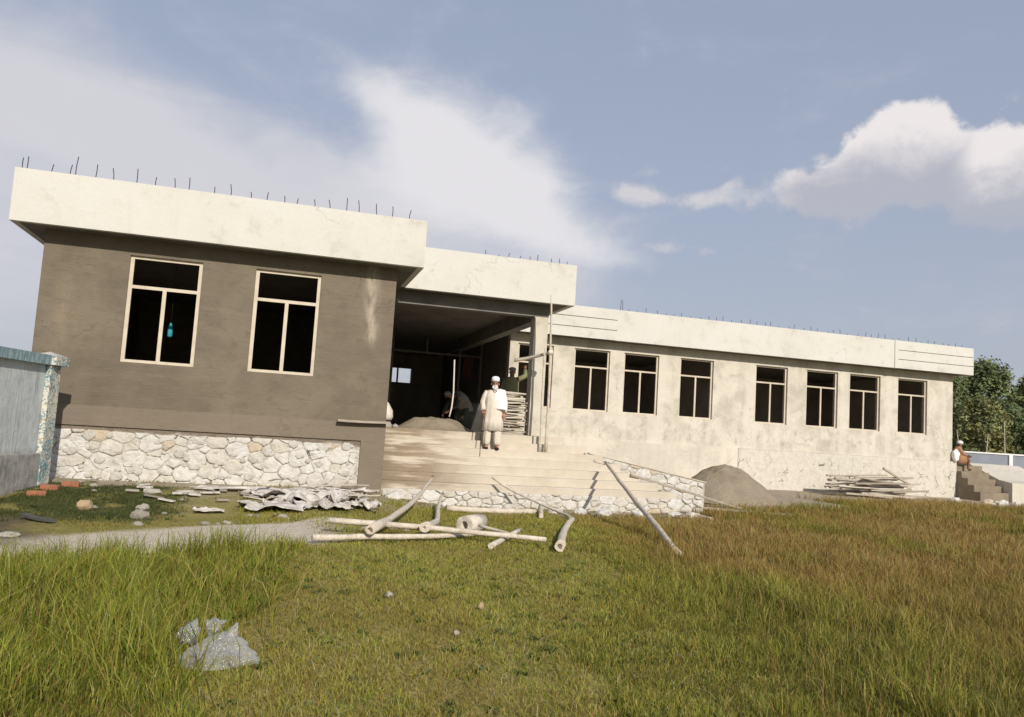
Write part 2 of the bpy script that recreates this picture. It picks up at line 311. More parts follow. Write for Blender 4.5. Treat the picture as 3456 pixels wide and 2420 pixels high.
M['rock_tan'] = simple('tan_field_stone', (.40, .29, .18), (.30, .22, .13), 8, .9, .7)
M['brick'] = simple('weathered_red_brick', (.36, .15, .08), (.27, .11, .065), 9, .9, .6)
def f_bwall(t):
    p = t.pos(); x_, y_, z_ = t.xyz(p); n_ = t.noise(p, 5, 6, .66); dr = t.noise(t.mapv(p, (8, 8, .55)), 1.3, 4, .6); c = t.mix(t.step(n_, .35, .7), (.52, .55, .555), (.42, .45, .455))
    c = t.mix(t.mul(t.step(dr, .52, .72), .5), c, (.18, .19, .185)); c = t.mix(t.mul(t.step(z_, .62, .45), .8), c, t.mix(t.step(n_, .4, .65), (.29, .275, .25), (.165, .15, .13)))
    return c, t.bump(t.add(n_, dr), .5, .03)
M['bwall'] = mat('pale_blue_limewash', f_bwall, .92)
def f_flake(t):
    p = t.pos(); x_, y_, z_ = t.xyz(p); n_ = t.noise(p, 26, 5, .7); b = t.noise(p, 3.0, 4); c = t.mix(t.step(t.add(t.mul(n_, .7), t.mul(b, .3)), .46, .53), (.13, .25, .29), (.64, .60, .50)); c = t.mix(t.mul(t.step(t.noise(p, 9, 4), .58, .64), .8), c, (.30, .26, .17))
    return c, t.bump(n_, .6, .02)
M['flake'] = mat('flaking_blue_and_white_paint', f_flake, .9)
def f_cap(t):
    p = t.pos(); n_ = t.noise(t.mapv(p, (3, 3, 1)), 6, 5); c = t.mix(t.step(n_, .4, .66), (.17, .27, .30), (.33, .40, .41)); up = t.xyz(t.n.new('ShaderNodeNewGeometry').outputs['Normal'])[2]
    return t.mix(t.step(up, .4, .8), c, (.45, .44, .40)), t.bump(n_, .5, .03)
M['cap'] = mat('blue_painted_coping', f_cap, .9)
M['greywall'] = simple('smooth_grey_blue_render', (.235, .255, .30), (.20, .215, .25), 1.2, .85, .05)
M['whitepost'] = simple('white_painted_post', (.75, .74, .72), (.66, .65, .63), 4)
def skin(name, c): return mat(name, lambda t: (t.mix(t.step(t.noise(t.obj(), 14, 3), .3, .7), c, tuple(v*.8 for v in c)), None), .55)
M['skin'] = skin('sunlit_skin', (.44, .235, .15)); M['skin_dark'] = skin('tanned_skin', (.20, .105, .065))
def cloth(name, a, b): return mat(name, lambda t: (t.mix(t.step(t.noise(t.obj(), 7, 4), .3, .7), a, b), t.bump(t.add(t.mul(t.noise(t.mapv(t.obj(), (1, 1, .22)), 11, 4, .6, .8), 1.6), t.noise(t.obj(), 30, 3)), .5, .02)), .9, .15)
M['cream'] = cloth('cream_cotton', (.68, .615, .53), (.62, .555, .47)); M['white'] = cloth('white_cotton', (.80, .79, .78), (.74, .73, .71)); M['dkgreen'] = cloth('dark_green_cotton', (.055, .062, .045), (.035, .04, .03))
M['greyvest'] = cloth('grey_waistcoat', (.19, .175, .145), (.15, .135, .11)); M['black'] = cloth('dark_leather', (.02, .016, .014), (.03, .022, .018)); M['rust'] = cloth('orange_brown_shawl', (.36, .205, .115), (.27, .15, .085)); M['lime'] = cloth('yellow_green_cotton', (.23, .235, .13), (.18, .185, .10))
M['greycap'] = cloth('grey_cap', (.24, .22, .21), (.19, .175, .165)); M['beard'] = cloth('white_beard', (.66, .63, .60), (.58, .55, .52)); M['redcloth'] = cloth('dull_red_cloth', (.15, .065, .05), (.11, .05, .04)); M['teal'] = cloth('bright_blue_plastic', (.05, .34, .42), (.04, .27, .36))
M['drum'] = simple('dark_grey_metal', (.10, .10, .095), (.075, .075, .07), 3, .6)
M['stick'] = simple('dark_stick', (.06, .04, .03), (.04, .03, .02), 12)

# ------------------------------------------------------------------ ground
xs = np.concatenate([np.array([-900, -400, -180, -90, -45, -25, -14, -8]), np.arange(-5, 24, .16), np.arange(24, 44, .5), np.array([46, 52, 62, 80, 110, 160, 260, 500, 1000])])
ys = np.concatenate([np.array([-400, -180, -90, -45, -28, -20]), np.arange(-17, 3.4, .13), np.arange(3.5, 16, .5), np.array([18, 22, 30, 42, 60, 90, 140, 240, 500, 1200])])
GX, GY = np.meshgrid(xs, ys); GZ = gz(GX, GY)
def vnoise(X, Y, s, seed=0):   # value noise on arrays
    X = X*s+seed*17.3; Y = Y*s+seed*9.1; xi = np.floor(X).astype(int); yi = np.floor(Y).astype(int); fx = X-xi; fy = Y-yi; fx = fx*fx*(3-2*fx); fy = fy*fy*(3-2*fy)
    def h(a, b):
        v = np.sin(a*127.1+b*311.7+seed*74.7)*43758.5453; return v-np.floor(v)
    return (h(xi, yi)*(1-fx)+h(xi+1, yi)*fx)*(1-fy)+(h(xi, yi+1)*(1-fx)+h(xi+1, yi+1)*fx)*fy
def fbm(X, Y, s, seed=0): return .5*vnoise(X, Y, s, seed)+.3*vnoise(X, Y, s*2.1, seed+1)+.2*vnoise(X, Y, s*4.3, seed+2)
def path_mask(X, Y):   # trodden pale dirt track from the left towards the logs
    c = -6.55+.72*(X-3); w = 1.35-.10*np.clip(X-4.6, 0, 4)+.35*np.clip(2.4-X, 0, 5)
    dd = np.abs(Y-c+(fbm(X, Y, .9, 3)-.5)*.8)/np.maximum(w, .05)
    return sm((1.12-dd)/.32)*sm((6.4-X)/1.2)
def bare_mask(X, Y):   # builders' earth close to the walls
    dl = np.where(X < 7, -Y, np.where(X < 14, .2-Y, np.where(X < 20, 3.2-Y, 5.4-Y)))
    lim = np.where(X < 3.4, 1.2, np.where(X < 7, 2.6, np.where(X < 14, 1.9, 2.2)))
    return sm(1.25-dl/lim+(fbm(X, Y, 1.1, 5)-.5)*1.1)
def shade_soil_left(X, Y):   # far-left soil, shade painted in as a dark colour
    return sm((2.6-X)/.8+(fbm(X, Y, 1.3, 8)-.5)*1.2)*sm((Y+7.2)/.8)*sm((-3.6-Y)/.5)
def shade_green_left(X, Y): return sm((3.5-X)/.6+(fbm(X, Y, 1.2, 9)-.5)*1.6)*sm((fbm(X, Y, 2.4, 19)-.26)/.2)*sm((Y+4.6)/.7)*sm((-.75-Y)/.3)*(1-.3*shade_soil_left(X, Y))  # where shade on the left ground is painted as dark green
PM, BM, SL = path_mask(GX, GY), bare_mask(GX, GY), shade_soil_left(GX, GY)
near = (GX > -5) & (GX < 44) & (GY > -17) & (GY < 16)
GZ = GZ+near*((fbm(GX, GY, .8, 1)-.5)*.05*(1-PM)+(fbm(GX, GY, 3.2, 2)-.5)*.022)
nx, ny = len(xs), len(ys)
I = np.arange(nx*ny).reshape(ny, nx); F = np.stack([I[:-1, :-1], I[:-1, 1:], I[1:, 1:], I[1:, :-1]], -1).reshape(-1, 4)
me = bpy.data.meshes.new('ground'); me.from_pydata(np.stack([GX, GY, GZ], -1).reshape(-1, 3).tolist(), [], F.tolist()); me.polygons.foreach_set('use_smooth', [True]*len(F))
ca = me.color_attributes.new('cover', 'FLOAT_COLOR', 'POINT'); ca.data.foreach_set('color', np.stack([PM, BM, SL, np.ones_like(PM)], -1).reshape(-1).astype(np.float32))
cm = me.color_attributes.new('painted_shade', 'FLOAT_COLOR', 'POINT'); GLM = shade_green_left(GX, GY); cm.data.foreach_set('color', np.stack([GLM, GLM, GLM, np.ones_like(GLM)], -1).reshape(-1).astype(np.float32))
def f_ground(t):
    p = t.pos(); r, g_, b_ = t.xyz(t.attr('cover')); n1 = t.noise(p, 1.1, 6, .62); n2 = t.noise(p, 9, 5, .65); n3 = t.noise(t.mapv(p, (1, 1, 1)), 45, 4, .6)
    c = t.mix(t.step(n1, .35, .65), (.25, .22, .065), (.33, .265, .10)); c = t.mix(t.mul(t.step(n2, .45, .7), .6), c, (.18, .17, .045))
    be = t.mix(t.step(n2, .36, .68), (.44, .375, .285), (.30, .245, .175)); be = t.mix(t.mul(t.step(n1, .52, .7), .45), be, (.20, .17, .085))
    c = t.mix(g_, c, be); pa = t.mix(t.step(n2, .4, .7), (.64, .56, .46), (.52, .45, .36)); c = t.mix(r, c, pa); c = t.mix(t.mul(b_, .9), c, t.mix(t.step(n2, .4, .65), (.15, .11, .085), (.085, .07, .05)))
    c = t.mix(t.mul(t.xyz(t.attr('painted_shade'))[0], .9), c, t.mix(n2, (.06, .072, .022), (.13, .12, .055)))  # left ground patch: shade painted in as a dark green tone
    c = t.mix(t.mul(t.step(n3, .55, .75), .3), c, (.09, .075, .05))
    return c, t.bump(t.add(t.mul(n2, 1.4), t.mul(n3, .7)), .7, .05)
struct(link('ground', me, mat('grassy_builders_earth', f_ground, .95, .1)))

# ------------------------------------------------------------------ the building
BLD = thing('school_building', 'long unfinished single-storey cement building with porch and flat roofs', 'building', (3.7, 0, 0))
def wall(mb, x0, x1, z0, z1, y0, th, holes, axis='x'):
    """watertight wall with rectangular openings; axis 'x' runs along X with its outer face at y0"""
    X = sorted({x0, x1, *[h[0] for h in holes], *[h[1] for h in holes]}); Z = sorted({z0, z1, *[h[2] for h in holes], *[h[3] for h in holes]})
    def solid(i, k):
        if i < 0 or k < 0 or i >= len(X)-1 or k >= len(Z)-1: return False
        cx, cz = (X[i]+X[i+1])/2, (Z[k]+Z[k+1])/2
        return not any(h[0] < cx < h[1] and h[2] < cz < h[3] for h in holes)
    P = (lambda a, b, c: (a, b, c)) if axis == 'x' else (lambda a, b, c: (b, a, c))
    y1 = y0+th; q = lambda *v: mb.addm(v, [(0, 1, 2, 3)])
    for i in range(len(X)-1):
        for k in range(len(Z)-1):
            if not solid(i, k): continue
            a, b, c, d_ = X[i], X[i+1], Z[k], Z[k+1]
            for yy in (y0, y1): q(P(a, yy, c), P(b, yy, c), P(b, yy, d_), P(a, yy, d_))
            if not solid(i-1, k): q(P(a, y0, c), P(a, y1, c), P(a, y1, d_), P(a, y0, d_))
            if not solid(i+1, k): q(P(b, y0, c), P(b, y1, c), P(b, y1, d_), P(b, y0, d_))
            if not solid(i, k-1): q(P(a, y0, c), P(b, y0, c), P(b, y1, c), P(a, y1, c))
            if not solid(i, k+1): q(P(a, y0, d_), P(b, y0, d_), P(b, y1, d_), P(a, y1, d_))
    return mb
WT, WB, SOF, FL = 4.18, 2.173, 4.49, 1.26
# -- front block
bx0, bx1 = .47, 6.913
bw = [(1.927, 3.207), (4.181, 5.428)]
mb = MB(); wall(mb, bx0, bx1, FL+.06, SOF, 0, .25, [(a, b, WB, WT) for a, b in bw]); build('front_wall', mb, M['damp'], BLD)
mb = MB(); mb.box(bx0-.035, bx1, -.035, .25, .965, FL+.06); mb.box(6.44, bx1, -.035, .25, -.5, .965); build('plinth_band', mb, M['damp'], BLD)
build('side_wall', MB().box(bx0, bx0+.25, .25, 9, -.5, SOF+.05), M['damp'], BLD); build('side_wall', MB().box(bx1-.25, bx1, .25, 11.65, -.5, SOF+.05), M['damp'], BLD)
mb = MB(); mb.box(bx0, bx1, 9, 9.25, -.5, SOF); build('back_wall', mb, M['damp'], BLD)
mb = MB(); mb.box(bx0+.25, bx1-.25, .25, 9, FL-.1, FL); build('floor', mb, M['inside'], BLD)
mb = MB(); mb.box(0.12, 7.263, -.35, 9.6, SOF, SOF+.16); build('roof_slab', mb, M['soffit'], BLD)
mb = MB(); mb.box(0, 7.383, -.47, -.35, SOF-.002, 5.44); mb.box(0, .12, -.35, 9.6, SOF-.002, 5.44); mb.box(7.263, 7.383, -.35, 2.02, SOF-.002, 5.44); mb.box(7.263, 7.383, 2.02, 9.6, 5.0, 5.44); PAR1 = build('parapet', mb, M['parapet'], BLD)
# -- porch
mb = MB(); mb.box(6.92, 11.0, 2.1, 11.5, -.5, FL-.004); mb.box(6.92, 11.5, 2.3, 19.2, FL-.1, FL); build('porch_floor', mb, M['steps'], BLD)
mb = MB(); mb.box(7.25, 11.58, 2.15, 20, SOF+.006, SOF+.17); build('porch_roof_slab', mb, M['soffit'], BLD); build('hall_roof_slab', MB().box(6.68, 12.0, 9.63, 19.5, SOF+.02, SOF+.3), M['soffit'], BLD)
mb = MB(); mb.box(7.381, 11.559, 2.07, 2.19, SOF, 5.49); mb.box(11.439, 11.559, 2.19, 20, SOF, 5.49); PAR2 = build('porch_parapet', mb, M['parapet'], BLD)
mb = MB(); mb.box(6.92, 10.70, 2.545, 2.85, 4.20, SOF); mb.box(10.70, 11.06, 2.545, 2.85, 4.20, SOF); build('porch_beam', mb, M['concrete'], BLD)
mb = MB(); mb.box(10.74, 11.03, 2.86, 11.64, 4.12, SOF); build('ceiling_beam', mb, M['concrete'], BLD)
mb = MB(); mb.box(10.705, 11.055, 2.54, 2.89, FL, 4.198, bev=.008); build('column', mb, M['column'], BLD)
mb = MB(); mb.box(6.93, 8.36, 11.65, 11.85, FL, SOF+.03); build('entrance_side_wall', mb, M['inside'], BLD)
mb = MB(); mb.box(11.70, 11.95, 8.5, 19.4, FL-.3, SOF+.05); build('recess_wall', mb, M['concrete'], BLD)
mb = MB(); mb.box(6.70, 6.915, 11.6, 19.25, FL, SOF+.06); wall(mb, 6.80, 11.8, FL, SOF+.05, 19.2, .25, [(9.25, 10.30, 3.22, 3.86), (8.75, 9.12, 3.22, 3.86)]); build('hall_wall', mb, M['inside'], BLD)
fr = MB(); fr.box(8.38, 8.48, 11.66, 11.74, FL, SOF); fr.box(11.58, 11.66, 11.66, 11.74, FL, SOF); fr.box(8.48, 11.58, 11.665, 11.735, 3.89, 3.96); ENT = build('entrance_frame', fr, M['frame_dim'], BLD)
for xx in (9.64,): build('mullion', MB().box(xx-.03, xx+.03, 11.67, 11.73, 3.96, SOF), M['frame_dim'], ENT)
build('mullion', MB().box(10.80, 10.87, 11.645, 11.664, FL, SOF), M['frame_dim'], ENT)
build('rear_window_bar', MB().box(9.67, 9.74, 19.26, 19.34, 3.22, 3.86), M['stick'], BLD)
# -- wing
YW = 8.236; wx1 = 29.09
ww = [(11.98, 13.17), (13.895, 15.147), (15.656, 16.924), (17.72, 18.982), (20.638, 21.916), (22.698, 24.002), (24.51, 25.829), (26.612, 27.92)]
mb = MB(); wall(mb, 11.705, wx1, FL, SOF, YW, .26, [(a, b, WB, WT) for a, b in ww]); build('wing_front_wall', mb, M['wing'], BLD)
mb = MB(); mb.box(wx1-.25, wx1, YW+.26, 16, -.3, SOF); mb.box(11.95, wx1-.25, 15.75, 16, -.3, SOF); mb.box(19.7, 19.85, YW+.26, 15.75, FL, SOF); build('wing_side_wall', mb, M['inside'], BLD)
mb = MB(); mb.box(11.95, wx1-.25, YW+.26, 15.75, FL-.1, FL); build('wing_floor', mb, M['inside'], BLD)
mb = MB(); mb.box(11.0, 20.0, YW-.06, YW+.26, -.5, FL); build('smooth_plinth', mb, M['wing'], BLD)
mb = MB(); mb.box(20.003, 29.22, YW-.085, YW+.26, -.5, FL-.005); mb.box(28.98, 29.22, YW+.26, 10, -.5, FL-.005); build('rubble_plinth', mb, M['rubble_slurry'], BLD)
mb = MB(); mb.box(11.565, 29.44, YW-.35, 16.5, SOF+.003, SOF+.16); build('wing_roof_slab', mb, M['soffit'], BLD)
y0 = YW-.47
mb = MB(); mb.box(15.146, 26.01, y0, y0+.12, SOF, 5.499); mb.box(29.44, 29.561, y0+.12, 16.5, SOF, 5.499); mb.box(26.01, 26.16, y0-.03, y0+.12, SOF-.002, 5.503); PAR3 = build('wing_parapet', mb, M['parapet'], BLD)
build('parapet_backing', MB().box(11.57, 15.146, y0+.02, y0+.12, SOF+.01, 5.48), M['concrete'], PAR3); build('parapet_backing', MB().box(26.16, 29.54, y0+.02, y0+.12, SOF+.01, 5.48), M['concrete'], PAR3)
for a, b in ((11.57, 15.145), (26.163, 29.561)):
    for k in range(3):
        z0 = SOF+k*.3365; build('parapet_panel', MB().box(a, b, y0-.012, y0+.018, z0 if k else SOF+.002, z0+.3365-(.022 if k < 2 else 0)), M['parapet'], PAR3)
# -- windows: outer frame, transom and mullion
def window(a, b, yf, w, dep=.05):
    mb = MB(); mb.box(a, a+w, yf, yf+dep, WB, WT); mb.box(b-w, b, yf, yf+dep, WB, WT); mb.box(a+w, b-w, yf+.002, yf+dep, WT-w*.8, WT); mb.box(a+w, b-w, yf+.002, yf+dep, WB, WB+w*.8)
    f = build('window', mb, M['frame'], BLD); zt = WT-.29*(WT-WB); c = (a+b)/2
    build('transom', MB().box(a+w, b-w, yf+.004, yf+dep-.004, zt-w*.45, zt+w*.45), M['frame'], f)
    build('mullion', MB().box(c-w*.5, c+w*.5, yf+.004, yf+dep-.004, WB+w*.8, zt-w*.45), M['frame'], f)
for a, b in bw: window(a, b, .05, .068)
for a, b in ww: window(a+.004, b-.004, YW+.075, .058)
# -- rusted rebar stubs standing in the parapets
RB = [bpy.data.meshes.new('rebar') for _ in range(4)]
for i, m_ in enumerate(RB):
    q = MB().tube([(0, 0, -.05), (0.002*i, 0, .5), (.014*(i-1.5), .006*i, 1)], .008, 5, smooth=True); m_.from_pydata(q.v, [], q.f); m_.materials.append(M['rebar'])
def rebar(x_, y_, z_, h, par):
    o = link('rebar', random.choice(RB), None, par); o.location = Vector((x_, y_, z_))-base_of(par); o.scale = (1.0, 1.0, h); o.rotation_euler = (random.uniform(-.06, .06), random.uniform(-.07, .1), random.uniform(0, 6))
for px, h in ((.10, .2), (.17, .25), (.56, .17), (.86, .2), (.95, .36), (1.28, .27), (1.58, .24), (1.97, .30), (2.29, .18), (2.63, .20), (2.87, .25), (3.32, .15), (3.62, .24), (3.98, .14), (4.27, .18), (4.60, .15), (4.83, .14), (5.17, .16), (5.46, .19), (5.78, .28), (6.02, .27), (6.37, .24), (6.68, .24), (7.02, .2)):
    rebar(px, -.41, 5.43, h, PAR1)
for k in range(9): rebar(9.3+k*.26+random.uniform(-.05, .05), 2.13, 5.485, random.uniform(.06, .17), PAR2)
rebar(15.25, y0+.06, 5.49, .36, PAR3); rebar(15.33, y0+.06, 5.49, .34, PAR3)
for k in range(44): rebar(15.6+k*.315+random.uniform(-.08, .08), y0+.06, 5.495, random.choice((.07, .1, .14, .18)), PAR3)

# -- rubble stones: cut a face into irregular stones, each its own mesh
def clip(poly, a, b, c):
    out = []
    for i in range(len(poly)):
        p, q = poly[i], poly[(i+1) % len(poly)]; dp = a*p[0]+b*p[1]-c; dq = a*q[0]+b*q[1]-c
        if dp <= 0: out.append(p)
        if dp*dq < 0: k = dp/(dp-dq); out.append((p[0]+(q[0]-p[0])*k, p[1]+(q[1]-p[1])*k))
    return out
def stones(par, outline, size, yf, aspect=1.35, gap=.006, proud=.03, seed=1, m_=None, name='stone'):
    rr = random.Random(seed); xs_ = [p[0] for p in outline]; zs_ = [p[1] for p in outline]; x0, x1, z0, z1 = min(xs_), max(xs_), min(zs_), max(zs_); pts = []
    for _ in range(6000):      # uneven dart throwing: big stones first, small ones in what is left
        q = (rr.uniform(x0, x1), rr.uniform(z0, z1)); w = size*(rr.uniform(.42, .62) if _ < 900 else rr.uniform(.22, .45))
        if all(math.hypot((q[0]-p[0])/aspect, q[1]-p[1]) > w+p[2]*.8 for p in pts): pts.append((q[0], q[1], w))
    for i, p in enumerate(pts):
        poly = list(outline)
        for j, q in enumerate(pts):
            if i == j or abs(p[0]-q[0]) > size*5: continue
            a, b = (q[0]-p[0])/aspect**2, q[1]-p[1]; ps = (p[0]/aspect)**2+p[1]**2-p[2]**2; qs = (q[0]/aspect)**2+q[1]**2-q[2]**2
            poly = clip(poly, 2*a, 2*b, qs-ps)
            if len(poly) < 3: break
        if len(poly) < 3: continue
        cx = sum(q[0] for q in poly)/len(poly); cz = sum(q[1] for q in poly)/len(poly); rad = max(math.hypot(q[0]-cx, q[1]-cz) for q in poly)
        if rad < .045: continue
        P2 = []; n0 = len(poly); tq = rr.uniform(.07, .2)
        for k in range(n0):     # broken edges with knocked-off corners
            a, b = poly[k], poly[(k+1) % n0]; L = math.hypot(a[0]-b[0], a[1]-b[1])
            for f in ((tq, .5, 1-tq) if L > .07 else (.5,)):
                X_, Z_ = a[0]+(b[0]-a[0])*f, a[1]+(b[1]-a[1])*f; o = mnoise.noise(Vector((X_*9, Z_*9, seed+i)))*min(.022, L*.14)+(-.006 if f == .5 else 0); dx, dz = X_-cx, Z_-cz; dl = math.hypot(dx, dz)+1e-6; P2.append((X_+dx/dl*o, Z_+dz/dl*o))
        sh = 1-gap/rad*rr.uniform(.3, 2.4); pr = proud*rr.uniform(.2, 1.3); tx, tz = rr.uniform(-.09, .09), rr.uniform(-.10, .10); n = len(P2); vs = []
        for (f, dpt) in ((1.0, .02), (1.0, -pr*.35), (.95, -pr*.75), (.74, -pr), (.4, -pr*1.08)):
            for k, (a, b) in enumerate(P2):
                X_, Z_ = cx+(a-cx)*sh*f, cz+(b-cz)*sh*f; rough = .011*mnoise.noise(Vector((X_*14, Z_*14, seed*3+i))) if f < .97 else 0
                vs.append((X_, yf+dpt+((X_-cx)*tx+(Z_-cz)*tz+rough if dpt < 0 else 0), Z_))
        fs = []
        for L in range(4):
            for k in range(n): fs.append((L*n+k, L*n+(k+1) % n, (L+1)*n+(k+1) % n, (L+1)*n+k))
        fs.append(tuple(4*n+k for k in range(n)))
        build(name, MB().addm(vs, fs), m_ or M['stone'], par)
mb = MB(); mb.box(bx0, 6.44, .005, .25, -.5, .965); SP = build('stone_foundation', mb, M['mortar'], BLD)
stones(SP, [(bx0, -.08), (bx0, .86), (1.3, .90), (3.1, .87), (4.6, .91), (6.34, .86), (6.38, .25), (6.1, .02), (5.3, -.08)], .27, .004, 1.3, .005, .032, 5)
sm_ = MB(); r3 = random.Random(9)
for k in range(95):
    cx, cz, ra = r3.uniform(bx0+.1, 6.3), r3.uniform(.02, .84), r3.uniform(.03, .095); n = 13; vs = []
    for f, dy in ((1.0, .03), (.92, -.030), (.6, -.036)):
        for q in range(n): a = 2*math.pi*q/n; w_ = ra*(1+.55*mnoise.noise(Vector((math.cos(a)*1.4, math.sin(a)*1.4, k*1.7)))); vs.append((cx+math.cos(a)*w_*f*1.25, .004+dy+.006*mnoise.noise(Vector((a, f*3, k))), cz+math.sin(a)*w_*f))
    sm_.addm(vs, [(L*n+q, L*n+(q+1) % n, (L+1)*n+(q+1) % n, (L+1)*n+q) for L in range(2) for q in range(n)]+[tuple(2*n+q for q in range(n))], True)
o = build('mortar_smear', sm_, M['smear'], SP); o['kind'] = 'stuff'
# -- entrance steps with a rubble base, and the sloped ramp wall
NST = 7; RIS = (FL-.0)/NST
STR_ = build('staircase', MB().box(6.92, 13.95, .34, 2.1, -.6, .0), M['steps'], BLD)
for k in range(NST):
    zt = FL-RIS*k; yf = 2.1-.285*k; xr = 11.72+.33*k
    ys_ = yf-.285 if k else 2.1
    if k == 0: continue
    b_ = MB(); b_.box(6.92, 11.6+.34*k, 2.1-.285*k, 2.1-.285*(k-1)+.02 if k > 1 else 2.1, -.02, zt, bev=.012); build('step', b_, M['steps'], STR_)
mb = MB(); mb.box(6.95, 14.3, .33, .5, -.6, .03); SB = build('step_footing', mb, M['mortar_pale'], STR_)
stones(SB, [(6.97, -.36), (6.97, .03), (14.25, .05), (14.25, -.40)], .20, .33, 1.6, .007, .04, 8)
rw = [(11.9, -.3), (11.9, .93), (12.5, .84), (15.1, .37), (15.1, -.3)]
mb = MB(); n = len(rw); mb.addm([(a, 1.72, b) for a, b in rw]+[(a, 3.2, b) for a, b in rw], [tuple(range(n)), tuple(range(2*n-1, n-1, -1))]+[(k, (k+1) % n, n+(k+1) % n, n+k) for k in range(n)]); RAMP = build('ramp', mb, M['mortar_pale'], BLD)
stones(RAMP, [(11.95, -.25), (11.95, .91), (12.5, .82), (15.05, .35), (15.07, -.25)], .23, 1.72, 1.6, .007, .04, 12)
mb = MB(); mb.addm([(12.0, 1.70, .92), (13.4, 1.70, .675), (15.13, 1.70, .365), (15.13, 1.86, .365), (13.4, 1.86, .675), (12.0, 1.86, .92), (12.0, 1.70, .945), (13.4, 1.70, .70), (15.13, 1.70, .39), (15.13, 1.86, .39), (13.4, 1.86, .70), (12.0, 1.86, .945)],
    [(0, 1, 7, 6), (1, 2, 8, 7), (2, 3, 9, 8), (3, 4, 10, 9), (4, 5, 11, 10), (5, 0, 6, 11), (6, 7, 10, 11), (7, 8, 9, 10)]); build('ramp_edge', mb, M['steps'], RAMP)
# -- steps at the far end of the wing with their sloping side wall
ES = build('end_staircase', MB().box(29.23, 30.52, 8.25, 10.5, -.4, FL-.12), M['steps_dim'], BLD)
for k in range(4): build('step', MB().box(29.23, 30.52, 8.2-.28*(k+1), 8.2-.28*k+(.05 if k == 0 else .02), -.3, FL-.12-.23*(k+1), bev=.01), M['steps_dim'], ES)
rw = [(6.95, -.3), (6.95, .60), (7.5, .68), (8.9, 1.22), (10.5, 1.24), (10.5, -.3)]; n = len(rw)
mb = MB(); mb.addm([(30.53, a, b) for a, b in rw]+[(33.0, a, b) for a, b in rw], [tuple(range(n)), tuple(range(2*n-1, n-1, -1))]+[(k, (k+1) % n, n+(k+1) % n, n+k) for k in range(n)]); build('stair_side_wall', mb, M['wing'], ES)

# ------------------------------------------------------------------ boundary wall at the left
BW = thing('boundary_wall', 'pale blue painted boundary wall with coping and flaking end pillar at left', 'wall', (1.1, -1.2, 0))
def at_wall(s_, off, z_):   # s_ metres back from the pillar towards the street, off to the right
    dx, dy = math.sin(R(13)), math.cos(R(13)); return (1.13-dx*s_+dy*off, -1.12-dy*s_-dx*off, z_)
def prism(mb, s0, s1, o0, o1, z0, z1, bow=0):
    vs = [at_wall(s, o, z_) for z_ in (z0, z1) for (s, o) in ((s0, o0), (s1, o0), (s1, o1), (s0, o1))]
    return mb.addm(vs, [(0, 1, 2, 3), (4, 5, 6, 7), (0, 1, 5, 4), (1, 2, 6, 5), (2, 3, 7, 6), (3, 0, 4, 7)])
build('wall_panel', prism(MB(), .30, 11, -.14, .03, .50, 1.95), M['bwall'], BW)
build('wall_base', prism(MB(), .16, 11, -.24, .10, -.5, .50), M['bwall'], BW)
build('coping', prism(MB(), .34, 11, -.24, .12, 1.95, 2.11), M['cap'], BW)
build('pillar', prism(MB(), -.02, .30, -.17, .115, -.5, 1.95), M['flake'], BW)
build('pillar_cap', prism(MB(), -.09, .335, -.24, .20, 1.952, 2.10), M['flake'], BW)
build('pillar_cap_top', MB().addm([at_wall(-.09, -.24, 2.102), at_wall(.335, -.24, 2.102), at_wall(.335, .20, 2.102), at_wall(-.09, .20, 2.102), at_wall(.12, -.02, 2.18)], [(0, 1, 4), (1, 2, 4), (2, 3, 4), (3, 0, 4), (3, 2, 1, 0)]), M['cap'], BW)

# ------------------------------------------------------------------ boundary wall far right
FB = thing('boundary_wall', 'far smooth grey boundary wall with white post below the trees', 'wall', (45, 20, -.1))
A, B = Vector((38.5, 22.14, 0)), Vector((62, 15.5, 0)); dv = (B-A).normalized(); nv = Vector((dv.y, -dv.x, 0))
def fprism(mb, a, b, o0, o1, z0, z1):
    vs = [A+dv*s+nv*o+Vector((0, 0, z_)) for z_ in (z0, z1) for (s, o) in ((a, o0), (b, o0), (b, o1), (a, o1))]; return mb.addm(vs, [(0, 1, 2, 3), (4, 5, 6, 7), (0, 1, 5, 4), (1, 2, 6, 5), (2, 3, 7, 6), (3, 0, 4, 7)])
build('wall_panel', fprism(MB(), 0, 25, -.2, 0, -.4, 1.78), M['greywall'], FB); build('coping', fprism(MB(), 0, 25, -.26, .06, 1.78, 1.86), M['whitepost'], FB)
for s_ in (6.75, 12.6, 18.4): build('post', fprism(MB(), s_, s_+.2, .0, .09, -.4, 1.779), M['whitepost'], FB)

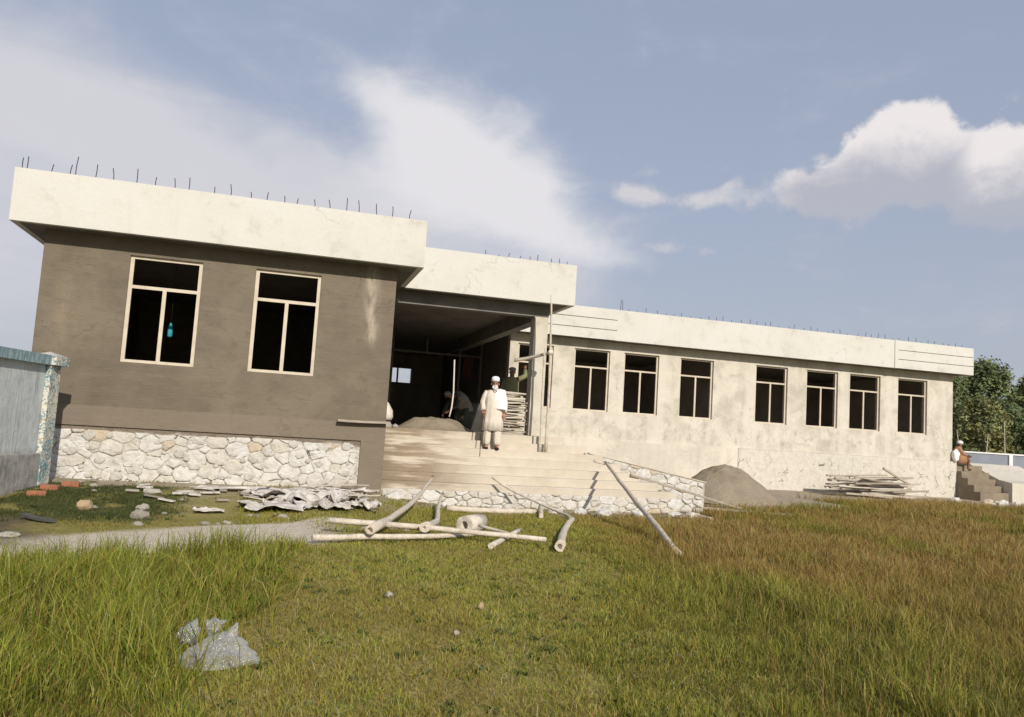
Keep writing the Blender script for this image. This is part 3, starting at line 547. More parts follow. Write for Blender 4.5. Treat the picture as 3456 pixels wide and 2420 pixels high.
# ------------------------------------------------------------------ trees beyond the far wall
def f_leaf(t):
    r = t.attr('tint'); p = t.pos(); return t.mix(t.mul(t.noise(p, .6, 3), .5), r, (.05, .075, .02)), None
M['leaf'] = mat('dusty_green_leaves', f_leaf, .7, .2); M['bark'] = simple('pale_bark', (.42, .38, .31), (.24, .21, .165), 6, .9, .5)
def tree(x_, y_, h, w, label, seed, hue, nclump=330, per=44, droop=.35, trunks=1):
    rr = np.random.default_rng(seed); z0 = -.1
    T = thing('tree', label, 'tree', (x_, y_, z0), 'trees beyond the far wall')
    mb = MB(); tips = []
    for k in range(trunks):
        ox, oy = (rr.normal(0, .5, 2) if trunks > 1 else (0, 0)); lean = rr.normal(0, .35, 2)
        pts = [(x_+ox+lean[0]*q*q, y_+oy+lean[1]*q*q, z0+h*.86*q) for q in (0, .2, .45, .7, 1)]; r0 = .018*h/math.sqrt(trunks)
        mb.tube(pts, [r0, r0*.8, r0*.6, r0*.35, r0*.1], 7)
        for q in range(9):
            f = .22+.7*q/9; a = rr.uniform(0, 6.28); L = w*(.95-.5*f)*rr.uniform(.6, 1); bx, by, bz = x_+ox+lean[0]*f*f, y_+oy+lean[1]*f*f, z0+h*.86*f
            e = (bx+math.cos(a)*L, by+math.sin(a)*L, bz+L*rr.uniform(.2, .8)); mb.tube([(bx, by, bz), ((bx+e[0])/2, (by+e[1])/2, bz+(e[2]-bz)*.65), e], [r0*.4*(1-f*.5), r0*.22, r0*.06], 5); tips.append(e)
    build('trunk', mb, M['bark'], T)
    C = []
    for k in range(nclump):
        f = rr.uniform(.14, 1.0)**.85; prof = w*(.5+.75*math.sin(math.pi*min(1, f*1.0)**.75))*.95; a = rr.uniform(0, 6.28); q = math.sqrt(rr.uniform(.1, 1))*prof*(.75+.5*mnoise.noise(Vector((a*1.2, f*4, seed*5.1))))
        C.append((x_+math.cos(a)*q, y_+math.sin(a)*q, z0+h*(.12+.9*f)+rr.normal(0, .2), rr.uniform(.35, .8)*w*.27))
    C = np.array(C); c = np.repeat(C, per, 0); N = len(c); off = rr.normal(0, 1, (N, 3)); off /= np.maximum(np.linalg.norm(off, axis=1, keepdims=True), .2); off *= rr.uniform(.2, 1.15, (N, 1))
    P = c[:, :3]+off*c[:, 3:4]*np.array([1, 1, 1.25]); P[:, 2] -= droop*c[:, 3]*rr.uniform(0, 1.4, N)
    u = rr.normal(0, 1, (N, 3)); u[:, 2] = u[:, 2]*.6-.5*droop*2; u /= np.linalg.norm(u, axis=1, keepdims=True); v = np.cross(u, rr.normal(0, 1, (N, 3))); v /= np.linalg.norm(v, axis=1, keepdims=True)
    s_ = rr.uniform(.10, .20, (N, 1))*(.8+w*.1); V = np.stack([P-u*s_, P+v*s_*.42, P+u*s_*1.1, P-v*s_*.42], 1).reshape(-1, 3)-np.array([x_, y_, z0])
    me = bpy.data.meshes.new('crown'); me.from_pydata(V.tolist(), [], np.arange(4*N).reshape(-1, 4).tolist())
    cl = np.repeat(rr.uniform(.55, 1.3, nclump), per)*rr.uniform(.75, 1.25, N); yel = np.repeat(rr.uniform(0, 1, nclump), per)
    base = np.array(hue)[None]*cl[:, None]; base = base*(1+yel[:, None]*np.array([.45, .12, -.2])); colr = np.concatenate([base, np.ones((N, 1))], 1)
    at_ = me.color_attributes.new('tint', 'FLOAT_COLOR', 'POINT'); at_.data.foreach_set('color', np.repeat(colr, 4, 0).reshape(-1).astype(np.float32)); link('crown', me, M['leaf'], T)
g1, g2, g3 = (.165, .22, .115), (.14, .20, .11), (.20, .23, .11)
for a in ((61.5, 43.5, 9.4, 3.3, 'dark green tree half hidden behind the wing end of the building', 1, g2), (66.5, 46.5, 9.0, 2.9, 'thinner tree with paler bare trunk left of the tallest tree', 2, g1), (71.3, 46.6, 10.9, 3.3, 'tallest pointed tree beyond the far wall', 3, g1), (75.6, 45.0, 9.6, 3.4, 'yellowish rounded tree right of the tallest tree', 4, g3),
          (78.6, 46.0, 9.9, 3.2, 'tree with a broken rounded top just inside the right edge of the photo', 10, g1), (81.6, 47.0, 10.2, 3.2, 'dense tree cut off by the right edge of the photo', 5, g1), (61.5, 38.0, 6.2, 2.8, 'low drooping tree in front of the dark green tree', 6, g3), (67.0, 40.0, 6.0, 2.9, 'low dark bushy tree under the tallest tree', 7, g2), (72.5, 39.5, 6.2, 2.9, 'low drooping tree at the right above the grey wall', 8, g1), (84.5, 43.0, 9.0, 3.0, 'tree beyond the right edge of the photo', 9, g3)): tree(*a)
STK = thing('sapling_row', 'bare pale sapling trunks standing behind the far grey wall', 'saplings', (50, 27, -.1))
for k in range(9):
    x_ = 47+k*1.35+random.uniform(-.4, .4); y_ = 27-.28*(x_-47)*1.0+random.uniform(-.5, .5); lx = random.uniform(-.35, .5)
    build('trunk', MB().tube([(x_, y_, -.1), (x_+lx*.4, y_, 1.6), (x_+lx, y_+.1, random.uniform(3.0, 4.6))], [.07, .05, .02], 6), M['bark'], STK)

# ------------------------------------------------------------------ heaps of sand
def heap(name, label, cx, cy, z0, prof, seed, lump=.05, cat='sand heap'):
    nr, na = 34, 90; vs = [(cx+prof['dx'], cy, z0+prof['h'])]; fs = []
    for i in range(1, nr+1):
        f = i/nr
        for k in range(na):
            a = 2*math.pi*k/na; rx, ry = prof['rx'], prof['ry']; wob = 1+.13*mnoise.noise(Vector((math.cos(a)*1.5, math.sin(a)*1.5, seed)))
            X_ = cx+math.cos(a)*rx*f*wob+prof['dx']*(1-f); Y_ = cy+math.sin(a)*ry*f*wob; flat = prof.get('flat', 0)
            hh = 0 if not flat else 1-sm(np.float64(max(0, (f-flat)/(1-flat))))
            hh = prof['h']*(1-f)**.92*(1+.35*math.sin(math.pi*f)*.5) if not flat else float(hh)*prof['h']
            vs.append((X_, Y_, z0-.02*(f > .98)+hh+(lump*mnoise.noise(Vector((X_*2.3, Y_*2.3, seed)))+lump*.55*mnoise.noise(Vector((X_*6.1, Y_*6.1, seed+4))))*math.sin(math.pi*min(f+.1, 1))))
    for k in range(na): fs.append((0, 1+k, 1+(k+1) % na))
    for i in range(nr-1):
        for k in range(na): a = 1+i*na; fs.append((a+k, a+na+k, a+na+(k+1) % na, a+(k+1) % na))
    o = build(name, MB().addm(vs, fs, True), M['sand'], None, (cx, cy, z0)); return tag(o, label, cat)
heap('sand_heap', 'conical heap of grey sand against the wing plinth', 17.15, 4.2, -.22, dict(dx=-.02, h=1.02, rx=1.72, ry=1.5), 2.0, .07)
heap('sand_heap', 'low flat-topped heap of sand on the porch floor edge', 8.40, 3.0, FL-.01, dict(dx=.1, h=.29, rx=1.12, ry=.85, flat=.34), 5.0, .06)

# ------------------------------------------------------------------ logs and poles
def gp(x_, y_, r): return (x_, y_, gzf(x_, y_)+r)
def smooth_path(P, n=14):
    P = [Vector(p) for p in P]; out = []
    if len(P) < 3: return [P[0].lerp(P[-1], i/(n-1)) for i in range(n)]
    Q = [P[0]*2-P[1]]+P+[P[-1]*2-P[-2]]; m_ = len(P)-1
    for i in range(n):
        u = i/(n-1)*m_; k = min(int(u), m_-1); f = u-k; a, b, c, d_ = Q[k:k+4]
        out.append(.5*((2*b)+(c-a)*f+(2*a-5*b+4*c-d_)*f*f+(3*b-a-3*c+d_)*f**3))
    return out
def log(name, label, P, r0, r1, hollow=0, n=14, bulge=0, cat='log', group='wooden poles lying on the grass', m_=None):
    pts = smooth_path(P, n); rad = [.88*(r0+(r1-r0)*i/(n-1))*(1+(bulge if i >= n-2 else 0))*(1+.10*mnoise.noise(Vector((i*.9, r0*90, len(label)*.7)))) for i in range(n)]
    pts = [p+Vector((mnoise.noise(p*1.3), mnoise.noise(p*1.3+Vector((9, 0, 0))), mnoise.noise(p*1.3+Vector((0, 9, 0)))))*.016 for p in pts]
    mb = MB().tube(pts, rad, 12, hollow=hollow, jit=.22)
    for i in range(2, n-2, 3):
        a = random.uniform(0, 6.28); q = Vector((math.cos(a)*.6, -.4, .5+.5*math.sin(a))).normalized(); mb.tube([pts[i]+q*rad[i]*.6, pts[i]+q*rad[i]*1.28], [rad[i]*.34, rad[i]*.22], 6); c = sum(pts, Vector())/len(pts)
    return tag(build(name, mb, m_ or M['log'], None, (c.x, c.y, min(p.z for p in pts)-r0)), label, cat, group)
def gl(x_, y_, dz): return (x_, y_, gzf(x_, y_)+dz)
L2A, L2B, L2C = (8.03, -.75, .05), (7.72, -1.9, -.09), (7.37, -3.6, -.13)
log('log', 'longest thick log, hollow butt towards the viewer, thin end up on the steps', [(8.0, .30, .30), (7.45, -1.6, .13), (6.85, -3.6, .02), (6.06, -5.95, -.02)], .03, .062, .036, bulge=.15)
log('log', 'crooked log with a forked tip and a round hole in its raised near end', [L2A, L2B, L2C, (7.1, -4.7, -.07), (6.82, -5.55, -.02)], .03, .068, .022, bulge=.2)
log('fork_branch', 'short side branch at the forked tip of the crooked log', [L2A, (8.15, -.66, .08), (8.25, -.6, .09)], .022, .012, cat='branch', group=None)
log('log', 'long straight log lying crosswise at the back of the log pile', [(5.60, -5.0, -.025), (6.6, -5.3, -.03), (7.6, -5.55, -.07), (8.45, -5.8, -.09)], .048, .036)
log('log', 'front log lying crosswise nearest the viewer, sawn pale left end', [(5.36, -6.0, -.12), (6.2, -5.78, -.12), (7.0, -5.55, -.13), (7.75, -5.0, -.14)], .046, .034)
log('log', 'short straight sawn log lying between the log pile and the steps', [gl(8.02, -1.15, .06), gl(8.9, -1.08, .06), gl(9.86, -.95, .055)], .066, .060)
log('log', 'short bent hollow log standing apart to the right of the pile', [gl(10.2, -2.15, .065), gl(9.22, -4.4, .065), gl(8.46, -6.35, .08)], .052, .068, .036, bulge=.15)
log('log', 'stubby pale log end leaning on the thin branch', [gl(10.1, -.55, .12), gl(9.70, -1.8, .05)], .055, .05, n=6)
log('branch', 'thin bowed branch leaning from the grass up against the steps', [(9.25, .24, .36), (9.62, .02, .12), (10.05, -.5, -.08), (10.35, -1.4, -.22), (10.14, -2.2, -.23)], .026, .032, cat='branch')
log('branch', 'flat split branch lying across the right end of the log pile', [gl(7.72, -4.95, .16), gl(7.95, -5.2, .12), gl(8.10, -5.5, .10)], .022, .03, n=7, cat='branch')
log('log', 'stubby crossed log poking out below the right end of the pile', [gl(8.35, -4.9, .10), gl(7.9, -5.6, .05), gl(7.60, -6.1, .035)], .036, .046, n=7)
log('pole', 'long grey pole leaning from the tall grass up to the top of the steps', [(12.03, .78, .78), (11.62, -.8, .545), (11.06, -2.9, .265), (10.6, -4.7, .03), (10.09, -6.5, -.17)], .04, .052, cat='pole', group=None, n=18)
log('branch', 'crooked branch lying at the foot of the step footing on the right', [gl(13.1, .05, .05), gl(13.5, .0, .09), gl(13.62, -.5, .07), gl(13.7, -1.1, .04)], .035, .05, cat='branch', group=None)
log('stick', 'small stub of wood on the step edge beside the leaning pole top', [(11.72, .72, .80), (11.98, .70, .74)], .03, .024, n=5, cat='stick', group=None)
mb = MB().tube([gl(7.50, -4.72, .165), gl(7.53, -4.70, .165), gl(7.86, -4.42, .165)], [.155, .165, .165], 14, hollow=0, jit=.1)
mb.v = [tuple(v) for v in mb.v]
ch = MB().tube([gl(7.86, -4.42, .135), gl(7.55, -4.75, .135)], [.14, .135], 14, hollow=.06, jit=.14)
tag(build('wood_block', ch, M['log'], None, gl(7.7, -4.6, 0)), 'squat block of wood with a round hole behind the crosswise logs', 'wood block')
# planks on the slope of the ramp
def plank(name, label, a, b, w, h, group=None, m_=None, cat='plank', roll=0, seed=0):
    a, b = Vector(a), Vector(b); dx = (b-a).normalized(); side = dx.cross(Vector((0, 0, 1))).normalized(); up = side.cross(dx); L = (b-a).length; n = 6; vs = []
    if roll: q = Matrix.Rotation(roll, 3, dx); side, up = q @ side, q @ up
    for i in range(n):
        f = i/(n-1); c = a.lerp(b, f)+up*(.012*math.sin(f*3.1+seed))+side*(.01*math.sin(f*5+seed*2)); ww_ = w*(1+.1*math.sin(f*7+seed))
        for sx, sz in ((-1, -1), (1, -1), (1, 1), (-1, 1)): vs.append(c+side*sx*ww_/2+up*sz*h/2)
    fs = [(3, 2, 1, 0), tuple(4*(n-1)+k for k in range(4))]+[(4*i+k, 4*i+(k+1) % 4, 4*i+4+(k+1) % 4, 4*i+4+k) for i in range(n-1) for k in range(4)]
    c = (a+b)/2; return tag(build(name, MB().addm(vs, fs), m_ or M['board'], None, (c.x, c.y, min(a.z, b.z))), label, cat, group)
plank('plank', 'long thin plank lying down the slope from the steps past the sand heap', (12.72, .95, .50), (15.9, 1.35, -.19), .09, .05, seed=1)
plank('plank', 'weathered plank lying flat below the sand heap', (13.9, 1.05, -.17), (16.6, .2, -.20), .16, .05, seed=2)
plank('plank', 'short broken plank by the crooked branch on the right', (13.0, -.9, -.22), (13.6, -.55, -.19), .12, .04, seed=3)
plank('plank', 'short pale plank jutting over the plinth beside the porch', (5.95, -.13, 1.352), (6.98, -.12, 1.345), .13, .045, seed=4)
# timber stack by the wing and on the porch
rr = random.Random(4)
ORD = ['first', 'second', 'third', 'fourth', 'fifth', 'sixth', 'seventh', 'eighth', 'ninth', 'tenth', 'eleventh', 'twelfth', 'thirteenth', 'fourteenth', 'fifteenth', 'sixteenth', 'seventeenth']+['%dth' % k for k in range(18, 60)]
for k in range(40):
    lay = k//8; xx = 23.2+rr.uniform(-.9, .5); L = rr.uniform(1.6, 3.1)*(1-lay*.05); yy = 6.0+(k % 8)*.15+rr.uniform(-.05, .05); zz = gzf(xx, yy)+.12+lay*.115+rr.uniform(0, .05); tilt = rr.uniform(-.10, .16)
    plank('timber', '%s layer timber, %s from the front, in the untidy stack before the wing' % (('bottom', 'second', 'third', 'fourth', 'top')[lay], ORD[k % 8]), (xx, yy, zz), (xx+L, yy+rr.uniform(-.3, .3), zz+tilt), rr.uniform(.05, .11), rr.uniform(.035, .06), 'timbers in the stack before the wing', cat='timber', seed=k)
plank('timber', 'timber poking up steeply from the top of the stack before the wing', (24.0, 5.9, .88), (25.1, 5.95, .42), .07, .06, cat='timber', seed=77)
for k in range(34):
    lay = k//2; x0_ = 9.98+rr.uniform(-.08, .1); zz = FL+.03+lay*.0615; yy = 2.72+(k % 2)*.28+rr.uniform(-.07, .07)
    plank('board', '%s board, %s from the top, in the stack beside the porch column' % (('front', 'rear')[k % 2], ORD[16-lay]), (x0_, yy, zz+rr.uniform(-.006, .006)), (10.62+rr.uniform(-.05, .05), yy+rr.uniform(-.08, .08), zz+rr.uniform(-.012, .012)), rr.uniform(.13, .2), rr.uniform(.03, .045), 'boards stacked on the porch', cat='board', seed=k)

# ------------------------------------------------------------------ bamboo pole and strut at the column
log('bamboo_pole', 'tall pale bamboo pole standing on the steps before the porch column', [(10.87, 1.63, .90), (10.88, 1.66, 2.3), (10.86, 1.70, 3.6), (10.82, 1.72, 4.61)], .042, .022, cat='pole', group=None)
log('bamboo_pole', 'thinner short pole tied beside the tall bamboo pole', [(10.76, 1.69, .90), (10.73, 1.72, 2.2), (10.755, 1.75, 3.35)], .026, .022, cat='pole', group=None)
log('strut', 'rough horizontal wooden strut tied to the bamboo pole across the column', [(10.22, 2.46, 3.06), (10.5, 2.3, 3.13), (10.74, 1.95, 3.20), (10.93, 1.72, 3.26)], .05, .04, cat='strut', group=None, n=8)
tag(build('rope_knot', MB().ball((10.87, 1.69, 3.25), .07, 2, .3, seed=3), M['sack'], None, (10.87, 1.69, 3.2)), 'pale rope knot tying the strut to the bamboo pole', 'knot')

# ------------------------------------------------------------------ sacks, drum, hanging things
mb = MB(); mb.loft([(7.16, 2.25, 1.42, .16, .13), (7.16, 2.25, 1.50, .19, .16, .5), (7.15, 2.26, 1.64, .185, .15, 1), (7.11, 2.27, 1.80, .13, .11, 1), (7.07, 2.28, 1.93, .05, .04, 1)], 18, True, .05, 5)
tag(build('sack', mb, M['sack'], None, (7.16, 2.25, 1.42)), 'white full sack standing on the porch against the brown block corner', 'sack')
tag(build('rubble_pile', MB().ball((7.16, 2.32, 1.30), .14, 2, .5, (1.5, 1.0, .85), 4).ball((7.42, 2.28, 1.29), .07, 1, .5, (1.3, 1, .8), 7), M['rock'], None, (7.16, 2.3, FL)), 'small dark rubble lump under the white sack', 'rubble')
mb = MB().tube([(10.9, 9.3, FL), (10.9, 9.3, FL+.3), (10.9, 9.3, FL+.31), (10.9, 9.3, FL+.62), (10.9, 9.3, FL+.63), (10.9, 9.3, FL+.92)], [.36, .36, .375, .36, .375, .36], 20)
tag(build('drum', mb, M['drum'], None, (10.9, 9.3, FL)), 'dark grey drum standing in the shaded porch behind the bent worker', 'drum')
mb = MB(); n = 8; vs = []; 
for i in range(7):
    for k in range(n): vs.append((10.98+.36*k/(n-1), 11.60+.03*math.sin(k*1.9+i*.3), 3.86-.115*i-.05*math.sin(k*2.2)))
mb.addm(vs, [(i*n+k, i*n+k+1, i*n+n+k+1, i*n+n+k) for i in range(6) for k in range(n-1)], True)
tag(build('hanging_cloth', mb, M['redcloth'], None, (11.15, 11.6, 3.1)), 'dull red cloth hanging from the entrance frame', 'cloth')
HB = tag(build('hanging_bottle', MB().loft([(2.585, 1.2, 2.80, .035, .035), (2.585, 1.2, 2.83, .05, .05), (2.585, 1.2, 2.99, .05, .05), (2.585, 1.2, 3.06, .02, .02), (2.585, 1.2, 3.09, .02, .02)], 12), M['teal'], None, (2.585, 1.2, 2.8)), 'bright blue bottle hanging inside the left window of the brown block', 'bottle')
build('cord', MB().tube([(2.585, 1.2, 3.09), (2.585, 1.2, 4.485)], .004, 4), M['stick'], HB)

# ------------------------------------------------------------------ people
def skin_body(chains, radii, sub=2):
    """one continuous surface grown round a jointed skeleton"""
    names = []; V = []; Edg = []
    for ch in chains:
        for nme, p in ch:
            if nme not in names: names.append(nme); V.append(p)
        for a, b in zip(ch, ch[1:]): Edg.append((names.index(a[0]), names.index(b[0])))
    me = bpy.data.meshes.new('tmp'); me.from_pydata([tuple(v) for v in V], Edg, []); o = bpy.data.objects.new('tmp', me); COL.objects.link(o)
    md = o.modifiers.new('s', 'SKIN'); md.use_smooth_shade = True
    for i, nme in enumerate(names):
        r = radii[nme]; me.skin_vertices[0].data[i].radius = (r, r) if isinstance(r, (int, float)) else r
        me.skin_vertices[0].data[i].use_root = (nme == 'pelvis')
    sb = o.modifiers.new('u', 'SUBSURF'); sb.levels = sub; sb.render_levels = sub
    dg = bpy.context.evaluated_depsgraph_get(); em = o.evaluated_get(dg).to_mesh(); mb = MB().addm([v.co.copy() for v in em.vertices], [tuple(p.vertices) for p in em.polygons], True)
    o.evaluated_get(dg).to_mesh_clear(); bpy.data.objects.remove(o); bpy.data.meshes.remove(me); return mb
def hand(mb, wrist, dirv, thumb, curl=.35, s=1.0):
    """five tapered, bent fingers rooted in the palm"""
    d_ = Vector(dirv).normalized(); tv = Vector(thumb).normalized(); tv = (tv-d_*tv.dot(d_)).normalized(); nrm = d_.cross(tv); w = Vector(wrist)
    mb.loft([], 4) if False else None
    mb.tube([w, w+d_*.045*s, w+d_*.092*s], [.026*s, .04*s, .036*s], 10, flat=.55)
    for k, L in enumerate((.066, .075, .070, .055)):
        b = w+d_*.085*s+tv*(.026-.0175*k)*s; p1 = b+d_*L*.45*s-nrm*curl*.02*s; p2 = p1+(d_-nrm*curl*1.2).normalized()*L*.33*s; p3 = p2+(d_-nrm*curl*2.2).normalized()*L*.25*s
        mb.tube([b-d_*.012*s, p1, p2, p3], [.0092*s, .0088*s, .008*s, .006*s], 7)
    b = w+d_*.03*s+tv*.028*s; mb.tube([b-tv*.012*s, b+(d_*.6+tv*.8).normalized()*.032*s, b+(d_*.85+tv*.5-nrm*.3).normalized()*.062*s], [.0115*s, .011*s, .0085*s], 7)
def head_bits(mb, c, f, s=1.0):
    """nose, brow and ears on the head, joined to the body mesh; f faces where the person looks"""
    f = Vector(f).normalized(); side = f.cross(Vector((0, 0, 1))).normalized(); up = side.cross(f); c = Vector(c)
    mb.tube([c+f*.080*s+up*.025*s, c+f*.108*s-up*.012*s, c+f*.088*s-up*.024*s], [.010*s, .016*s, .012*s], 8)
    for q in (-1, 1): mb.ball(tuple(c+side*q*.083*s-f*.008*s), .028*s, 2, 0, (.45, .7, 1.1))
    mb.tube([c+f*.085*s+up*.03*s+side*.05*s, c+f*.094*s+up*.034*s, c+f*.085*s+up*.03*s-side*.05*s], [.009*s, .012*s, .009*s], 7)
    return f, side, up
def eyes_mouth(par, c, f, s=1.0):
    f = Vector(f).normalized(); side = f.cross(Vector((0, 0, 1))).normalized(); up = side.cross(f); c = Vector(c)
    for q in (-1, 1): build('eye', MB().ball(tuple(c+f*.080*s+side*q*.034*s+up*.012*s), .012*s, 2), M['black'], par)
    build('mouth', MB().tube([c+f*.088*s-up*.052*s+side*.024*s, c+f*.094*s-up*.054*s, c+f*.088*s-up*.052*s-side*.024*s], [.004, .007, .004], 6), M['skin_dark'], par)
def rotated(o, ang): o.rotation_euler.z = ang; return o
def bld(name, mb, m_, par, T): mb.xform(T); return build(name, mb, m_, par)

# the old man on the steps
px, py, pz = 9.57, 1.67, .90
OM = thing('person', 'man in cream tunic, white cap and white scarf standing on the steps', 'person', (px, py, pz))
T = Matrix.Translation((px, py, pz)) @ Matrix.Rotation(R(-14), 4, 'Z')
J = dict(pelvis=(0, .01, .86), belly=(0, -.02, 1.02), chest=(0, 0, 1.20), neck=(0, .0, 1.385), head=(0, -.02, 1.50), crown=(0, -.01, 1.585), sr=(-.175, .01, 1.325), er=(-.255, .03, 1.08), wr=(-.235, -.07, .85), sl=(.175, .01, 1.325), el=(.25, .03, 1.07), wl=(.245, -.05, .83),
         hr=(-.095, .01, .84), kr=(-.11, -.02, .46), ar=(-.115, .02, .085), tr=(-.13, -.13, .035), hl=(.095, .01, .84), kl=(.115, -.02, .46), al=(.12, .02, .085), tl=(.15, -.13, .035))
g_ = lambda *k: [(q, J[q]) for q in k]
body = skin_body([g_('pelvis', 'belly', 'chest', 'neck', 'head', 'crown'), g_('chest', 'sr', 'er', 'wr'), g_('chest', 'sl', 'el', 'wl'), g_('pelvis', 'hr', 'kr', 'ar', 'tr'), g_('pelvis', 'hl', 'kl', 'al', 'tl')],
    dict(pelvis=(.15, .12), belly=(.16, .14), chest=(.15, .11), neck=.055, head=(.082, .092), crown=.06, sr=.065, er=.048, wr=.03, sl=.065, el=.048, wl=.03, hr=.09, kr=.06, ar=.042, tr=.03, hl=.09, kl=.06, al=.042, tl=.03))
hand(body, J['wr'], (.02, -.12, -1), (.6, -.8, 0), .9); hand(body, J['wl'], (.02, -.1, -1), (-.5, -.8, 0), .45); head_bits(body, (0, -.02, 1.495), (0, -1, -.05))
bld('body', body, M['skin'], OM, T)
tun = MB().loft([(0, .0, 1.37, .075, .07), (0, .0, 1.345, .15, .095), (0, 0, 1.29, .205, .125, .1), (0, -.01, 1.15, .205, .145, .3), (0, -.02, 1.0, .21, .16, .6), (0, -.01, .85, .218, .16, 1), (0, 0, .65, .23, .165, 1.6), (0, 0, .43, .245, .172, 2.1), (0, 0, .428, .23, .158, 2.1)], 48, True, .024, 11, .7)
for s_ in (-1, 1):
    e, w_ = (J['er'], J['wr']) if s_ < 0 else (J['el'], J['wl']); sh = Vector((s_*.15, .01, 1.315))
    tun.tube([sh, Vector(sh).lerp(Vector(e), .5)+Vector((s_*.012, 0, 0)), e, Vector(e).lerp(Vector(w_), .55), Vector(w_)+Vector((0, 0, .02))], [.075, .083, .072, .066, .06], 14, jit=.12)
bld('tunic', tun, M['cream'], OM, T)
tr_ = MB()
for s_ in (-1, 1): tr_.loft([(s_*.105, .0, .60, .11, .12), (s_*.11, -.01, .42, .098, .11, .8), (s_*.118, .0, .30, .09, .10, 1.6), (s_*.118, .0, .20, .088, .098, 1.2), (s_*.12, .01, .14, .075, .088, 1.8), (s_*.12, .01, .10, .062, .075, 1)], 28, True, .05, 6, s_)
bld('trousers', tr_, M['cream'], OM, T)
cap = MB().loft([(0, -.015, 1.555, .092, .102), (0, -.015, 1.61, .096, .106), (0, -.01, 1.65, .088, .098), (0, -.01, 1.675, .055, .06), (0, -.01, 1.682, .01, .01)], 20); bld('cap', cap, M['white'], OM, T)
bd = MB().ball((0, -.085, 1.415), .075, 3, .35, (.88, .55, .85), 3, freq=4); bld('beard', bd, M['beard'], OM, T)
vs = []; nn = 7
prof = [(.10, .135, 1.02), (.115, .155, 1.22), (.12, .125, 1.345), (.125, .03, 1.40), (.13, -.10, 1.36), (.135, -.155, 1.28), (.14, -.185, 1.15), (.15, -.20, 1.02), (.16, -.205, .93)]
for i, (cx_, cy_, cz_) in enumerate(prof):
    for k in range(nn): f = k/(nn-1)-.5; vs.append((cx_+f*.20*(1+.05*i), cy_-.0+abs(f)*.06*(1 if cy_ < 0 else -1)+.008*math.sin(k*2.1+i), cz_-.05*max(0, f)*(1 if i in (2, 3, 4) else .4)))
sc = MB().addm(vs, [(i*nn+k, i*nn+k+1, i*nn+nn+k+1, i*nn+nn+k) for i in range(len(prof)-1) for k in range(nn-1)], True)
inner = [(v[0]*.97, v[1]*.92, v[2]-.014) for v in vs]; b0 = len(vs); sc.addm(inner, [(i*nn+k, i*nn+k+1, i*nn+nn+k+1, i*nn+nn+k) for i in range(len(prof)-1) for k in range(nn-1)], True)
bld('scarf', sc, M['white'], OM, T)
fe = []
EM = bld('neckline', MB().tube([(-.07, -.06, 1.36), (-.03, -.108, 1.325), (0, -.125, 1.30), (.03, -.108, 1.325), (.07, -.06, 1.36)], .010, 6), M['black'], OM, T)
for s_ in (-1, 1): bld('eye', MB().ball((s_*.034, -.098, 1.507), .0125, 2), M['black'], OM, T)
bld('mouth', MB().tube([(-.024, -.112, 1.442), (0, -.122, 1.44), (.024, -.112, 1.442)], .006, 6), M['skin_dark'], OM, T)
for s_ in (-1, 1): bld('sandal', MB().loft([(s_*.125, -.045, .0, .05, .13), (s_*.125, -.045, .022, .052, .132), (s_*.128, -.07, .05, .045, .06)], 16), M['black'], OM, T)
cn = MB().tube([(-.245, -.16, .80), (-.25, -.18, .60), (-.255, -.205, -.17)], [.013, .012, .010], 8).tube([(-.225, -.05, .79), (-.235, -.13, .815), (-.246, -.165, .79)], [.014, .014, .013], 8)
cn.xform(T); tag(build('cane', cn, M['stick'], None, T @ Vector((-.25, -.2, -.17))), 'dark walking cane held by the man in the cream tunic', 'cane')

# the bent worker in the porch
px, py, pz = 9.95, 7.2, FL
BWk = thing('person', 'worker in dark clothes and grey cap bent forward in the shaded porch', 'person', (px, py, pz)); T = Matrix.Translation((px, py, pz)) @ Matrix.Rotation(R(-62), 4, 'Z')
J = dict(pelvis=(0, .25, .80), belly=(0, .08, .92), chest=(0, -.16, 1.0), neck=(0, -.33, 1.02), head=(0, -.44, 1.03), crown=(0, -.49, 1.09), sr=(-.18, -.19, .96), er=(-.22, -.30, .70), wr=(-.14, -.46, .50), sl=(.18, -.19, .96), el=(.22, -.30, .72), wl=(.12, -.48, .60),
         hr=(-.09, .24, .78), kr=(-.13, .06, .44), ar=(-.13, .20, .08), tr=(-.14, .05, .03), hl=(.09, .24, .78), kl=(.13, .10, .43), al=(.13, .26, .08), tl=(.14, .11, .03))
body = skin_body([g_('pelvis', 'belly', 'chest', 'neck', 'head', 'crown'), g_('chest', 'sr', 'er', 'wr'), g_('chest', 'sl', 'el', 'wl'), g_('pelvis', 'hr', 'kr', 'ar', 'tr'), g_('pelvis', 'hl', 'kl', 'al', 'tl')],
    dict(pelvis=(.13, .12), belly=(.14, .13), chest=(.15, .13), neck=.055, head=(.082, .09), crown=.065, sr=.06, er=.045, wr=.03, sl=.06, el=.045, wl=.03, hr=.09, kr=.06, ar=.042, tr=.03, hl=.09, kl=.06, al=.042, tl=.03))
hand(body, J['wr'], (.1, -.5, -.8), (.8, -.4, 0), .9); hand(body, J['wl'], (-.1, -.5, -.8), (-.8, -.4, 0), .9); head_bits(body, (0, -.45, 1.02), (0, -.85, -.5)); bld('body', body, M['skin_dark'], BWk, T)
def tube_cloth(pts, rad, n=18, jit=.1): return MB().tube(pts, rad, n, jit=jit)
bld('tunic', tube_cloth([(0, -.29, 1.0), (0, -.17, .99), (0, .05, .93), (0, .22, .80), (0, .26, .55), (0, .24, .32)], [.10, .185, .19, .20, .22, .24]), M['dkgreen'], BWk, T)
